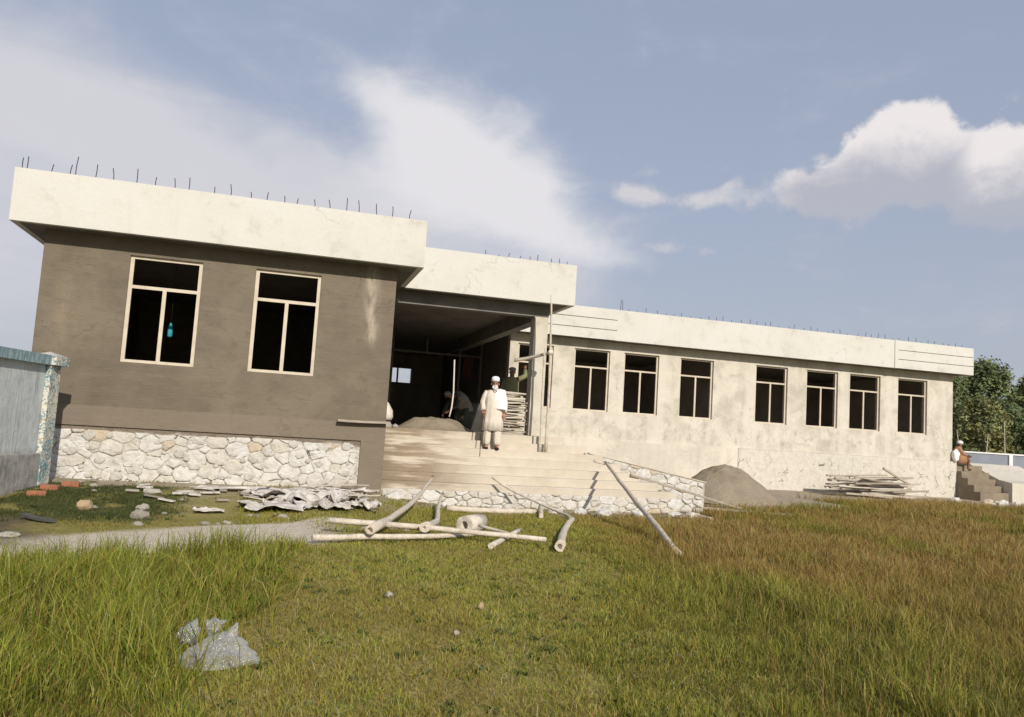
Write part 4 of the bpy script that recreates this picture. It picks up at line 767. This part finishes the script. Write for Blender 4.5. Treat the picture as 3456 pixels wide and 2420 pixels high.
bld('waistcoat', tube_cloth([(0, -.22, 1.02), (0, -.05, .985), (0, .12, .90), (0, .24, .74), (0, .28, .60)], [.16, .205, .21, .215, .225]), M['greyvest'], BWk, T)
sv = MB()
for s_, e, w_ in ((-1, 'er', 'wr'), (1, 'el', 'wl')): sv.tube([(s_*.15, -.18, .97), J[e], Vector(J[e]).lerp(Vector(J[w_]), .9)], [.075, .062, .055], 12, jit=.1)
for s_, h_, k_, a_ in ((-1, 'hr', 'kr', 'ar'), (1, 'hl', 'kl', 'al')): sv.tube([J[h_], J[k_], Vector(J[k_]).lerp(Vector(J[a_]), .85)], [.12, .105, .085], 14, jit=.1)
bld('shirt_and_trousers', sv, M['dkgreen'], BWk, T)
bld('cap', MB().ball((0, -.475, 1.075), .098, 3, 0, (1, 1.05, .72)), M['greycap'], BWk, T)
for s_ in (-1, 1): bld('eye', MB().ball((s_*.033, -.515, 1.0), .0115, 2), M['black'], BWk, T)
SHV = thing('shovel', 'long pale handled shovel stuck in the sand before the bent worker', 'shovel', (8.86, 3.15, 1.5))
build('handle', MB().tube([(8.845, 3.15, 1.60), (8.90, 3.2, 1.85), (8.93, 3.25, 2.2), (8.90, 3.25, 3.02)], [.019, .02, .019, .017], 8), M['cream'], SHV); build('blade', MB().loft([(8.84, 3.14, 1.28, .10, .02), (8.845, 3.15, 1.42, .11, .025), (8.845, 3.15, 1.54, .03, .02)], 12), M['drum'], SHV)

# the worker behind the column
px, py, pz = 10.72, 4.35, FL
CW = thing('person', 'worker in yellow-green clothes half hidden behind the porch column', 'person', (px, py, pz)); T = Matrix.Translation((px, py, pz)) @ Matrix.Rotation(R(150), 4, 'Z')
J = dict(pelvis=(0, .01, .98), belly=(0, -.01, 1.13), chest=(0, 0, 1.34), neck=(0, .0, 1.54), head=(0, -.02, 1.66), crown=(0, -.01, 1.745), sr=(-.19, .0, 1.47), er=(-.33, -.16, 1.58), wr=(-.28, -.30, 1.78), sl=(.19, .0, 1.47), el=(.27, -.12, 1.22), wl=(.22, -.33, 1.30),
         hr=(-.1, .01, .95), kr=(-.11, -.02, .51), ar=(-.11, .02, .085), tr=(-.12, -.13, .035), hl=(.1, .01, .95), kl=(.12, -.05, .51), al=(.12, .02, .085), tl=(.14, -.13, .035))
body = skin_body([g_('pelvis', 'belly', 'chest', 'neck', 'head', 'crown'), g_('chest', 'sr', 'er', 'wr'), g_('chest', 'sl', 'el', 'wl'), g_('pelvis', 'hr', 'kr', 'ar', 'tr'), g_('pelvis', 'hl', 'kl', 'al', 'tl')],
    dict(pelvis=(.13, .11), belly=(.13, .11), chest=(.15, .11), neck=.055, head=(.082, .092), crown=.06, sr=.06, er=.045, wr=.03, sl=.06, el=.045, wl=.03, hr=.09, kr=.06, ar=.042, tr=.03, hl=.09, kl=.06, al=.042, tl=.03))
hand(body, J['wr'], (.1, -.4, 1), (.9, -.2, 0), .5); hand(body, J['wl'], (-.1, -1, .2), (-.3, 0, 1), .6); head_bits(body, (0, -.02, 1.655), (0, -1, 0)); bld('body', body, M['skin_dark'], CW, T)
tun = MB().loft([(0, .0, 1.53, .08, .07), (0, 0, 1.50, .16, .09), (0, 0, 1.42, .205, .125, .1), (0, 0, 1.25, .20, .13, .3), (0, 0, 1.0, .21, .15, .6), (0, 0, .6, .25, .17, 1.2)], 32, True, .03, 9)
for e, w_, s_ in (('er', 'wr', -1), ('el', 'wl', 1)): tun.tube([(s_*.16, 0, 1.46), J[e], Vector(J[e]).lerp(Vector(J[w_]), .8)], [.075, .066, .055], 12, jit=.1)
bld('tunic', tun, M['lime'], CW, T); bld('cap', MB().ball((0, -.015, 1.735), .10, 3, 0, (1, 1.06, .62)), M['greycap'], CW, T)
tr_ = MB()
for s_ in (-1, 1): tr_.loft([(s_*.105, .0, .72, .12, .13), (s_*.11, -.01, .45, .11, .12, .6), (s_*.118, .0, .13, .09, .10, 1)], 16, True, .05, 6, s_)
bld('trousers', tr_, M['lime'], CW, T)
for s_ in (-1, 1): bld('eye', MB().ball((s_*.033, -.098, 1.667), .0115, 2), M['black'], CW, T)

# the person sitting at the far corner
px, py, pz = 29.50, 8.42, FL-.12
SP_ = thing('person', 'person wrapped in an orange-brown shawl and white cap sitting at the far corner', 'person', (px, py, pz)); T = Matrix.Translation((px, py, pz)) @ Matrix.Rotation(R(45), 4, 'Z')
J = dict(pelvis=(0, .05, .12), belly=(0, .03, .28), chest=(0, -.03, .50), neck=(0, -.07, .66), head=(0, -.10, .77), crown=(0, -.09, .85), sr=(-.18, -.04, .59), er=(-.25, -.2, .38), wr=(-.12, -.36, .34), sl=(.18, -.04, .59), el=(.25, -.2, .38), wl=(.12, -.36, .36),
         hr=(-.1, .0, .12), kr=(-.17, -.40, .26), ar=(-.14, -.36, -.12), tr=(-.14, -.5, -.16), hl=(.1, .0, .12), kl=(.17, -.40, .26), al=(.14, -.36, -.12), tl=(.14, -.5, -.16))
body = skin_body([g_('pelvis', 'belly', 'chest', 'neck', 'head', 'crown'), g_('chest', 'sr', 'er', 'wr'), g_('chest', 'sl', 'el', 'wl'), g_('pelvis', 'hr', 'kr', 'ar', 'tr'), g_('pelvis', 'hl', 'kl', 'al', 'tl')],
    dict(pelvis=(.15, .13), belly=(.14, .12), chest=(.15, .11), neck=.055, head=(.082, .092), crown=.06, sr=.06, er=.045, wr=.03, sl=.06, el=.045, wl=.03, hr=.09, kr=.065, ar=.042, tr=.03, hl=.09, kl=.065, al=.042, tl=.03))
hand(body, J['wr'], (.6, -.6, -.2), (.2, 0, 1), .7); hand(body, J['wl'], (-.6, -.6, -.2), (-.2, 0, 1), .7); head_bits(body, (0, -.10, .765), (0, -1, -.1)); bld('body', body, M['skin_dark'], SP_, T)
sh = MB().loft([(0, -.03, .05, .33, .36, .6), (0, -.05, .20, .33, .38, 1), (0, -.05, .36, .30, .30, 1), (0, -.03, .52, .26, .20, .7), (0, -.03, .62, .20, .13, .4), (0, -.06, .69, .09, .09)], 30, True, .035, 8); bld('shawl', sh, M['rust'], SP_, T)
bld('cap', MB().ball((0, -.095, .835), .105, 3, 0, (1, 1.06, .75)), M['white'], SP_, T)
for s_ in (-1, 1): bld('eye', MB().ball((s_*.033, -.178, .777), .0115, 2), M['black'], SP_, T)
tag(build('sack', MB().ball((29.14, 8.13, 1.46), .16, 3, .3, (.8, .8, 1.5), 8), M['white'], None, (29.14, 8.13, 1.22)), 'white bundle on the wing corner beside the seated person', 'bundle')

# ------------------------------------------------------------------ debris
rr = random.Random(21)
def sheet(name, label, cx, cy, sx, sy, hgt, rot, seed, m_='paper', cat='torn sack', group=None, z=None):
    n = 9; vs = []; zc = gzf(cx, cy)+.015 if z is None else z; ca_, sa_ = math.cos(rot), math.sin(rot)
    for top in (1, 0):
        for i in range(n):
            for k in range(n):
                u, v = i/(n-1)-.5, k/(n-1)-.5; e = 1-.25*mnoise.noise(Vector((u*4+seed, v*4, 1))); X_, Y_ = u*sx*e, v*sy*e
                hh = hgt*(.55+mnoise.noise(Vector((u*3.3+seed, v*3.3, seed)))+.45*mnoise.noise(Vector((u*9+seed, v*9, seed)))) ; hh = max(hh, 0)*(1 if top else 1)
                vs.append((cx+X_*ca_-Y_*sa_, cy+X_*sa_+Y_*ca_, zc+hh+(.012 if top else 0)))
    fs = []
    for i in range(n-1):
        for k in range(n-1): a = i*n+k; fs += [(a, a+1, a+n+1, a+n), (n*n+a, n*n+a+n, n*n+a+n+1, n*n+a+1)]
    for i in range(n-1):
        for a, b in (((i*n), (i+1)*n), (i*n+n-1, (i+1)*n+n-1), (i, i+1), ((n-1)*n+i, (n-1)*n+i+1)): fs.append((a, b, n*n+b, n*n+a))
    return tag(build(name, MB().addm(vs, fs, False), M[m_], None, (cx, cy, zc)), label, cat, group)
DB = [(4.30, -1.15, 1.5, .40, .05, -.08, 'long flat torn sack lying along the stone foundation'), (5.02, -1.75, .9, .7, .11, -.5, 'crumpled torn sack on top of the white rubbish heap'), (4.85, -2.75, .95, .75, .08, .1, 'broad crumpled sack at the front of the white rubbish heap'), (5.35, -2.2, .8, .6, .17, .4, 'highest crumpled sack of the white rubbish heap'), (5.75, -1.35, .8, .5, .10, .2, 'crumpled sack between the rubbish heap and the stone foundation'),
      (6.05, -.95, .8, .35, .08, .05, 'thin torn sack trailing right of the rubbish heap'), (6.45, -.55, .7, .25, .05, .1, 'last scrap of sack before the brown pilaster'), (3.95, -3.2, .42, .22, .05, .1, 'small white scrap on the grass left of the rubbish heap')]
for k, (cx, cy, sx, sy, h, ro, lb) in enumerate(DB): sheet('torn_sack', lb, cx, cy, sx, sy, h, ro, k*3.7+1)
for k in range(14):
    cx, cy = 4.75+k*.13+rr.uniform(-.2, .2), -1.9+rr.uniform(-.75, .65)-.0*k; DB2 = sheet('torn_sack', 'crumpled scrap of torn sack in the rubbish heap, %s from the left' % ORD[k], cx, cy, rr.uniform(.35, .7), rr.uniform(.25, .5), rr.uniform(.05, .15), rr.uniform(0, 3), k*2.9+40, group='scraps in the rubbish heap')
for k in range(9):
    a = rr.uniform(-.5, 1.2); cx, cy = 4.6+k*.17, -2.1+rr.uniform(-.7, .8); L = rr.uniform(.35, .8); z = gzf(cx, cy)+rr.uniform(.05, .24)
    plank('lath', 'broken pale lath in the rubbish heap, %s of nine counted from the left' % ORD[k], (cx, cy, z), (cx+L*math.cos(a), cy+L*math.sin(a), z+rr.uniform(-.06, .12)), .05, .018, 'laths in the rubbish heap', cat='lath', seed=k)
ROCKS = {}
def rock(label, x_, y_, r, sc, m_='rock', seed=0, group=None, z=None, cat='stone', name='stone'):
    zz = gzf(x_, y_) if z is None else z
    mb = MB().ball((x_, y_, zz+r*sc[2]*.55), r, 2, .45, sc, seed, smooth=False, freq=1.6); o = tag(build(name, mb, M[m_], None, (x_, y_, zz)), label, cat, group)
    if group: ROCKS.setdefault(group, []).append(o)
    return o
rock('rounded tan boulder on the dark grass by the blue wall', 2.25, -3.25, .105, (1, .8, .85), 'rock_tan', 3)
rock('upper grey boulder of the pair on the dark grass', 3.02, -3.15, .08, (1.1, .8, .75), 'rock', 4); rock('lower jagged grey boulder of the pair on the dark grass', 3.10, -3.95, .115, (1.15, .8, .7), 'rock', 5)
rock('smooth grey stone lying near the foundation at left', 2.95, -1.75, .09, (1.6, .8, .55), 'rock', 6); rock('pale stone at the upper edge of the dirt track', 3.20, -4.75, .065, (1.2, 1, .6), 'rock', 7); rock('flat pale stone in the dark soil at far left', 2.05, -5.9, .075, (1.4, 1, .5), 'rock', 8)
for k in range(26):
    u = rr.random(); cx, cy = (rr.uniform(7.0, 13.8), rr.uniform(-.75, .05)) if k < 17 else (rr.uniform(25.5, 31), rr.uniform(4.8, 6.2))
    rock('rubble lump scattered at the foot of the step footing' if k < 17 else 'rubble lump scattered before the far end steps', cx, cy, rr.uniform(.07, .17), (1.3, .9, .7), 'stone', k+30, 'rubble along the step footing' if k < 17 else 'rubble before the far end steps')
for k in range(30):
    cx, cy = rr.uniform(1.2, 6.8), rr.uniform(-4.6, -.35)
    rock('small pale stone scattered between the track and the foundation', cx, cy, rr.uniform(.025, .065), (1.3, 1, .6), 'rock', k+90, 'small stones left of the logs')
for k, (x_, y_, a, lb) in enumerate(((1.38, -2.3, .2, 'front red brick lying at the foot of the blue wall'), (1.42, -1.72, -.1, 'red brick next to the pillar foot, second from the viewer'), (1.62, -1.3, .1, 'red brick beside the stone foundation at left'))):
    tag(build('brick', MB().box(-.13, .13, -.065, .065, 0, .09, bev=.006, rot=Matrix.Rotation(a, 3, 'Z'), at=(x_, y_, gzf(x_, y_)-.01)), M['brick'], None, (x_, y_, gzf(x_, y_))), lb, 'brick')
plank('plank', 'dark weathered plank half sunk in the soil at far left', gl(1.75, -4.3, .05), gl(2.2, -4.7, .04), .10, .03, m_=M['drum'], seed=9)
rock('small white-and-grey stone in the short grass right of centre', 6.62, -9.55, .032, (.8, .7, 1.0), 'rock_tan', 61, z=-.185); rock('tiny pale stone in the short grass near the bottom', 6.22, -10.4, .022, (1, 1, .8), 'rock', 62, z=-.18); rock('half buried grey stone in the lawn below the logs', 5.9, -9.1, .034, (1, 1, .8), 'rock', 63, z=-.18)
for k in range(40):
    cx = rr.uniform(2.4, 6.7); cy = -.6-.42*rr.uniform(0, 1)*(7.2-cx)-rr.uniform(0, .5); a = rr.uniform(-.5, .6); w_ = rr.uniform(.07, .16); L = rr.uniform(.12, .34); o = tag(build('slab_fragment', MB().box(-L/2, L/2, -w_/2, w_/2, 0, rr.uniform(.015, .04), bev=.004, rot=Matrix.Rotation(a, 3, 'Z') @ Matrix.Rotation(rr.uniform(-.16, .16), 3, 'Y'), at=(cx, cy, gzf(cx, cy)+.025)), M['paper'] if k % 3 else M['rock'], None, (cx, cy, gzf(cx, cy))), 'flat broken slab between the dirt track and the foundation', 'broken slab', 'broken slabs left of the logs'); ROCKS.setdefault('broken slabs left of the logs', []).append(o)
for g_ in ROCKS.values():
    for k, o in enumerate(sorted(g_, key=lambda q: math.atan2(q.location.x-4.85, q.location.y+16.28))): o['label'] = o['label']+', %s from the left' % ORD[k]
# clear plastic bag in the foreground grass
def plastic(t): return (.92, .92, .93), t.bump(t.noise(t.obj(), 19, 5, .6), .9, .04)
M['film'] = bpy.data.materials.new('clear_plastic_film'); M['film'].use_nodes = True
t = NT(M['film'].node_tree); t.n.remove(t.n['Principled BSDF']); gb = t.n.new('ShaderNodeBsdfGlossy'); gb.inputs['Roughness'].default_value = .16; gb.inputs['Color'].default_value = (.95, .95, .97, 1)
db = t.n.new('ShaderNodeBsdfDiffuse'); db.inputs['Color'].default_value = (.93, .92, .90, 1); tb = t.n.new('ShaderNodeBsdfTransparent'); bn = t.bump(t.add(t.noise(t.obj(), 15, 6, .7, 1.2), t.mul(t.voro(t.obj(), 22, 'DISTANCE_TO_EDGE'), .6)), .55, .05); t.put(gb.inputs['Normal'], bn); t.put(db.inputs['Normal'], bn)
mx = t.n.new('ShaderNodeMixShader'); mx.inputs[0].default_value = .5; t.l.new(db.outputs[0], mx.inputs[1]); t.l.new(gb.outputs[0], mx.inputs[2]); m2 = t.n.new('ShaderNodeMixShader'); fr_ = t.n.new('ShaderNodeLayerWeight'); fr_.inputs['Blend'].default_value = .35; t.put(fr_.inputs['Normal'], bn)
t.put(m2.inputs[0], t.m('ADD', t.mul(fr_.outputs['Facing'], .8), .13, clamp=True)); t.l.new(tb.outputs[0], m2.inputs[1]); t.l.new(mx.outputs[0], m2.inputs[2]); t.l.new(m2.outputs[0], t.n['Material Output'].inputs['Surface'])
mb = MB(); na, nr = 40, 16; vs = []
for i in range(nr+1):
    f = i/nr
    for k in range(na):
        a = 2*math.pi*k/na; rx = .235*(1-f**1.5*.9); ry = .17*(1-f**1.5*.9); q = 1+.26*mnoise.noise(Vector((math.cos(a)*2.5, math.sin(a)*2.5, f*4+3)))+.09*mnoise.noise(Vector((math.cos(a)*7, math.sin(a)*7, f*9)))
        vs.append((4.62+math.cos(a)*rx*q+.05*f*f, -11.0+math.sin(a)*ry*q+.02*f, -.18+.15*f**.9*(1+.35*mnoise.noise(Vector((math.cos(a)*1.6, math.sin(a)*1.6, 7))))))
mb.addm(vs, [(i*na+k, i*na+(k+1) % na, i*na+na+(k+1) % na, i*na+na+k) for i in range(nr) for k in range(na)], True); mb.f.append(tuple(nr*na+k for k in range(na))); mb.smooth.append(False)
PB = tag(build('plastic_bag', mb, M['film'], None, (4.62, -11.0, -.19)), 'crumpled clear plastic bag lying in the foreground grass', 'plastic bag')
build('twisted_corner', MB().tube([(4.68, -10.98, -.04), (4.70, -10.99, .01), (4.71, -11.0, .05)], [.05, .022, .006], 9, jit=.4), M['film'], PB)
mb = MB().ball((4.41, -10.62, -.11), .07, 3, .8, (.9, .8, .9), 5, freq=3.0).ball((4.55, -10.52, -.09), .06, 3, .9, (.9, .8, .9), 9, freq=3.0)
tag(build('plastic_wrapper', mb, M['film'], None, (4.45, -10.6, -.18)), 'glinting crumpled wrapper just behind the clear plastic bag', 'wrapper')

# ------------------------------------------------------------------ grass: blades as real geometry
def f_grass(t): 
    return t.attr('tint'), None
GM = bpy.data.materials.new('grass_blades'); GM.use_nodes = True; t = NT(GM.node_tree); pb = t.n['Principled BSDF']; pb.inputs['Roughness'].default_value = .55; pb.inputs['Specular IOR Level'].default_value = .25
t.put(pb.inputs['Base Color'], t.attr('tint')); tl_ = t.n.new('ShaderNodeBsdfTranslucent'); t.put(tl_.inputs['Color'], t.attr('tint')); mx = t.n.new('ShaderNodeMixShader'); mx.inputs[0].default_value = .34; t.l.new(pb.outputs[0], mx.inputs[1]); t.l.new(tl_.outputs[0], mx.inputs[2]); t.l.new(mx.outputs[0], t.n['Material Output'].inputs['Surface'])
def blades(name, X, Y, H, Wd, lean, C, label, Ct=None):
    N = len(X); Z = gz(X, Y)+(fbm(X, Y, .8, 1)-.5)*.05-.012; a = rng.uniform(0, 6.2832, N); la = rng.uniform(0, 6.2832, N)
    side = np.stack([np.cos(a), np.sin(a), np.zeros(N)], 1); ld = np.stack([np.cos(la), np.sin(la), np.zeros(N)], 1); L = (lean*H*rng.uniform(.2, 1.5, N))[:, None]
    P0 = np.stack([X, Y, Z], 1); up = np.array([0, 0, 1.0]); w = Wd[:, None]
    Pm = P0+up*(H*.55)[:, None]+ld*L*.33; Pt = P0+up*(H*(1-.25*np.minimum(lean, 1.2)))[:, None]+ld*L
    V = np.stack([P0-side*w, P0+side*w, Pm+side*w*.8, Pm-side*w*.8, Pt], 1).reshape(-1, 3)
    b = np.arange(N)*5; loops = np.stack([b, b+1, b+2, b+3, b+3, b+2, b+4], 1).reshape(-1)
    me = bpy.data.meshes.new(name); me.vertices.add(5*N); me.vertices.foreach_set('co', V.reshape(-1).astype(np.float32)); me.loops.add(7*N); me.loops.foreach_set('vertex_index', loops.astype(np.int32))
    me.polygons.add(2*N); st = np.stack([np.arange(N)*7, np.arange(N)*7+4], 1).reshape(-1); me.polygons.foreach_set('loop_start', st.astype(np.int32)); me.polygons.foreach_set('loop_total', np.tile([4, 3], N).astype(np.int32)); me.update(calc_edges=True)
    Ct = C*1.55 if Ct is None else Ct*1.35; C = C*.85; C = np.minimum(C, .40); Ct = np.minimum(Ct, .44); Cm = C*.55+Ct*.45; one = np.ones((N, 1)); cr = np.stack([np.concatenate([q, one], 1) for q in (C, C, Cm, Cm, Ct)], 1); at_ = me.color_attributes.new('tint', 'FLOAT_COLOR', 'POINT'); at_.data.foreach_set('color', cr.reshape(-1).astype(np.float32))  # darker bases, lighter tips: shade in the gaps and highlights put into colour
    o = struct(link(name, me, GM), 'stuff'); o['label'] = label; return o
# region masks (world metres): short lawn in the middle, taller stands left and right
def lawn_right(Y): return np.interp(Y, [-14, -12.1, -10, -7, -3.7, 0], [6.75, 7.25, 7.95, 8.85, 10.2, 11.5])
def lawn_left(Y): return np.interp(Y, [-14, -11.9, -10.7, -8.9, -6.3], [4.35, 4.55, 4.72, 4.95, 5.15])
def sector(n, rmin, rmax, a0, a1, power=1.0):
    r = rmin+(rmax-rmin)*rng.uniform(0, 1, n)**power; a = rng.uniform(R(a0), R(a1), n); return 4.85+r*np.sin(a), -16.28+r*np.cos(a), r
def mixc(n, cols, wts):
    k = rng.choice(len(cols), n, p=wts); c = np.array(cols)[k]; return c*rng.uniform(.65, 1.35, (n, 1))*rng.uniform(.92, 1.08, (n, 3))
def keep(mask, *arr): return [a[mask] for a in arr]
Gr, Yg, Ye, Rd, Br, Dk = (.150, .180, .020), (.245, .215, .035), (.35, .265, .075), (.30, .130, .045), (.21, .112, .042), (.065, .088, .016)
# short lawn
X, Y, r = sector(380000, 3.6, 17.5, -22, 46, .95)
edge = (fbm(X, Y, .7, 21)-.5)*1.4
inl = (X < lawn_right(Y)+edge+1.3) & (X > lawn_left(Y)-.8+edge*.5)
bare = np.maximum(bare_mask(X, Y)*.85, path_mask(X, Y)); far_bare = sm((Y+6.5)/3.5)*.35*(X < 9)
ok = inl & (rng.uniform(0, 1, len(X)) > bare) & (rng.uniform(0, 1, len(X)) > far_bare) & (Y < .2)
X, Y, r = keep(ok, X, Y, r); n = len(X); pat = fbm(X, Y, .9, 31); C = mixc(n, [Gr, Yg, Ye, Br, Dk], [.24, .42, .24, .05, .05])*1.12; pat2 = fbm(X, Y, 2.6, 35); pat3 = fbm(X, Y, 7.0, 37); C = C*(.22+.5*pat[:, None]+.45*pat2[:, None]+.62*pat3[:, None]); br = sm((fbm(X, Y, .7, 33)-.55)/.1)[:, None]; C = C*(1-br*.3)+np.array([.24, .155, .05])*br*.3
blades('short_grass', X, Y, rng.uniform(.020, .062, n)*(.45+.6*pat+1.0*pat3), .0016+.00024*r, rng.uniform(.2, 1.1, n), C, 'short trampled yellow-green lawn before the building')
# tall stand on the left
X, Y, r = sector(120000, 3.4, 10.6, -34, 4, .9); ed = (fbm(X, Y, .8, 41)-.5)*1.0
ok = (X < lawn_left(Y)+ed) & (rng.uniform(0, 1, len(X)) > path_mask(X, Y)*1.0) & (Y < -7.45+.66*(X-2.95)+(fbm(X, Y, 2.0, 47)-.5)*.6) ; X, Y, r = keep(ok, X, Y, r)
dn = fbm(X, Y, 1.5, 43); ok = rng.uniform(0, 1, len(X)) < .35+dn; X, Y, r, dn = keep(ok, X, Y, r, dn); n = len(X)
C = mixc(n, [Gr, Yg, Ye, Dk, Br], [.46, .27, .08, .12, .07]); cl3 = fbm(X, Y, 3.4, 83); C = C*(.6+.8*cl3[:, None]); hh = rng.uniform(.07, .28, n)*(.35+1.4*cl3)*(.55+1.1*dn)*(1-.5*sm((X-lawn_left(Y)+1.3)/1.3)); C = C*(.7+.6*dn[:, None])
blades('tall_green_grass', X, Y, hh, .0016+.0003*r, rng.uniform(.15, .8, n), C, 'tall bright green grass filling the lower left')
# long single stems over the path edge and in clumps
cx = np.array([2.95, 3.4, 2.6, 4.1, 3.0, 2.4, 3.7, 4.5, 3.9, 4.2, 2.2, 2.75, 3.2]); cy = np.array([-8.2, -7.8, -8.5, -7.2, -9.3, -9.0, -8.9, -6.8, -10.6, -11.2, -9.6, -10.2, -11.0]); NC = 2600; k = rng.integers(0, len(cx), NC)
X = cx[k]+rng.normal(0, .17, NC); Y = cy[k]+rng.normal(0, .12, NC); ok = (path_mask(X, Y) < .6) & (X < lawn_left(Y)+.1); X, Y = keep(ok, X, Y); n = len(X)
blades('grass_clumps', X, Y, rng.uniform(.16, .52, n)**1.0, np.full(n, .0034), rng.uniform(.15, .9, n), mixc(n, [Gr, Yg, Ye], [.6, .3, .1]), 'clumps of long grass blades at the edge of the dirt track')
# thin grass scattered over the builders' earth
X = rng.uniform(1.5, 14, 60000); Y = rng.uniform(-5.5, .2, 60000); cl = fbm(X, Y, 1.7, 61); ok = (rng.uniform(0, 1, 60000) < sm((cl-.47)/.16)*.75) & (path_mask(X, Y) < .5) & (shade_soil_left(X, Y) < .5) & (rng.uniform(0, 1, 60000) > shade_green_left(X, Y)); X, Y = keep(ok, X, Y); n = len(X)
blades('thin_grass', X, Y, rng.uniform(.02, .07, n), np.full(n, .005), rng.uniform(.3, 1.2, n), mixc(n, [Gr, Yg, Ye, Br], [.2, .38, .27, .15])*.8, "thin yellow-green grass scattered over the builders' earth")
# long single blades over the left stand
X, Y, r = sector(2600, 3.6, 9.6, -30, 2, .9); ok = (X < lawn_left(Y)+.2) & (path_mask(X, Y) < .3) & (rng.uniform(0, 1, len(X)) < (fbm(X, Y, 1.6, 71)-.25)*2) & (Y < -7.3+.66*(X-2.95)); X, Y, r = keep(ok, X, Y, r); n = len(X)
blades('long_grass', X, Y, rng.uniform(.22, .50, n), .0022+.00022*r, rng.uniform(.2, 1.3, n), mixc(n, [Gr, Yg, Ye], [.5, .3, .2]), 'long single grass blades standing above the lower left grass')
# low grass near the blue wall, shade painted into its dark blade colours
X = rng.uniform(-1, 4.4, 60000); Y = rng.uniform(-5, -.6, 60000); ok = rng.uniform(0, 1, 60000) < shade_green_left(X, Y); X, Y = keep(ok, X, Y); n = len(X)
blades('shade_dark_grass', X, Y, rng.uniform(.02, .07, n), np.full(n, .0036), rng.uniform(.3, 1.2, n), mixc(n, [(.048, .07, .016), (.07, .08, .024), (.035, .055, .014)], [.5, .3, .2]), 'low grass at the foot of the blue wall, coloured dark for shade')
# tall reddish stand on the right
X, Y, r = sector(420000, 3.8, 33, 8, 62, 1.05); ed = (fbm(X, Y, .55, 51)-.5)*1.8
ok = (X > lawn_right(Y)+ed-.35) & (rng.uniform(0, 1, len(X)) > bare_mask(X, Y)*1.1) & ~((Y > 3.2) & (X < 20)) & (Y < 6.6) & ~((X > 16) & (X < 18.9) & (Y > 2.4)); X, Y, r = keep(ok, X, Y, r)
dn = fbm(X, Y, .75, 53); red = sm((fbm(X, Y, .30, 55)*.7+fbm(X, Y, 1.1, 56)*.3-.42)/.2)*sm((X-8.6)/2.2)*(.35+.65*sm((Y+10.5)/3.5)); n = len(X); hgt = rng.uniform(0, 1, n)
Cb = mixc(n, [Gr, Yg, Ye, Dk], [.36, .34, .12, .18]); Cb = Cb*(.55+.8*dn[:, None]); tipc = mixc(n, [(.34, .185, .065), (.26, .135, .05), (.42, .28, .09)], [.46, .26, .28])
kk = np.clip(red*.95*(hgt > .22)+.12, 0, 1)[:, None]; Ct = Cb*(1-kk)+tipc*kk; Cb = Cb*(1-kk*.35)+tipc*kk*.35
cl3 = fbm(X, Y, 3.1, 81); Cb = Cb*(.62+.75*cl3[:, None]); Ct = Ct*(.7+.6*cl3[:, None]); hh = (.05+.19*hgt)*(.3+1.45*cl3)*(.55+.95*dn)*(.45+.55*sm((X-lawn_right(Y))/1.6)); blades('tall_reddish_grass', X, Y, hh, .0015+.00024*r, rng.uniform(.15, .95, n), Cb, 'tall reddish seeding grass filling the right side', Ct)  # low spots also darker: shade of deep gaps put into blade colour
wx, wy, wr = sector(420, 4.0, 14, -24, 46, 1.0); q = rng.uniform(0, 1, 420) < (path_mask(wx, wy) < .3); wx, wy, wr = keep(q & (wy < -1.5), wx, wy, wr)
k = np.repeat(np.arange(len(wx)), 11); X = wx[k]+rng.normal(0, .025, len(k)); Y = wy[k]+rng.normal(0, .025, len(k)); n = len(X)
blades('broadleaf_weeds', X, Y, rng.uniform(.035, .085, n), rng.uniform(.006, .011, n), rng.uniform(.8, 1.7, n), mixc(n, [(.06, .105, .02), (.09, .13, .03), (.12, .125, .035)], [.5, .3, .2])*.8, 'low broad-leaved weeds dotted through the grass')
X, Y, r = sector(2600, 4.2, 24, 12, 58, 1.0); ok = (X > lawn_right(Y)+.6) & (bare_mask(X, Y) < .3) & (Y < 5); X, Y, r = keep(ok, X, Y, r); n = len(X)
blades('dead_stalks', X, Y, rng.uniform(.2, .42, n), .0014+.00018*r, rng.uniform(.1, .7, n), mixc(n, [(.38, .25, .11), (.30, .16, .07), (.20, .19, .05)], [.4, .35, .25])*.8, 'thin dead stalks standing above the reddish grass')
X, Y, r = sector(2200, 3.8, 11, -20, 34, 1.0); n = len(X)
blades('straw_litter', X, Y, rng.uniform(.05, .12, n), np.full(n, .0022), rng.uniform(1.2, 2.6, n), mixc(n, [(.52, .43, .24), (.42, .33, .17)], [.5, .5]), 'dry straw scattered over the lawn')
print('triangles of grass', sum(len(o.data.polygons)*1.5 for o in COL.objects if o.get('kind') == 'stuff' and o.type == 'MESH'))
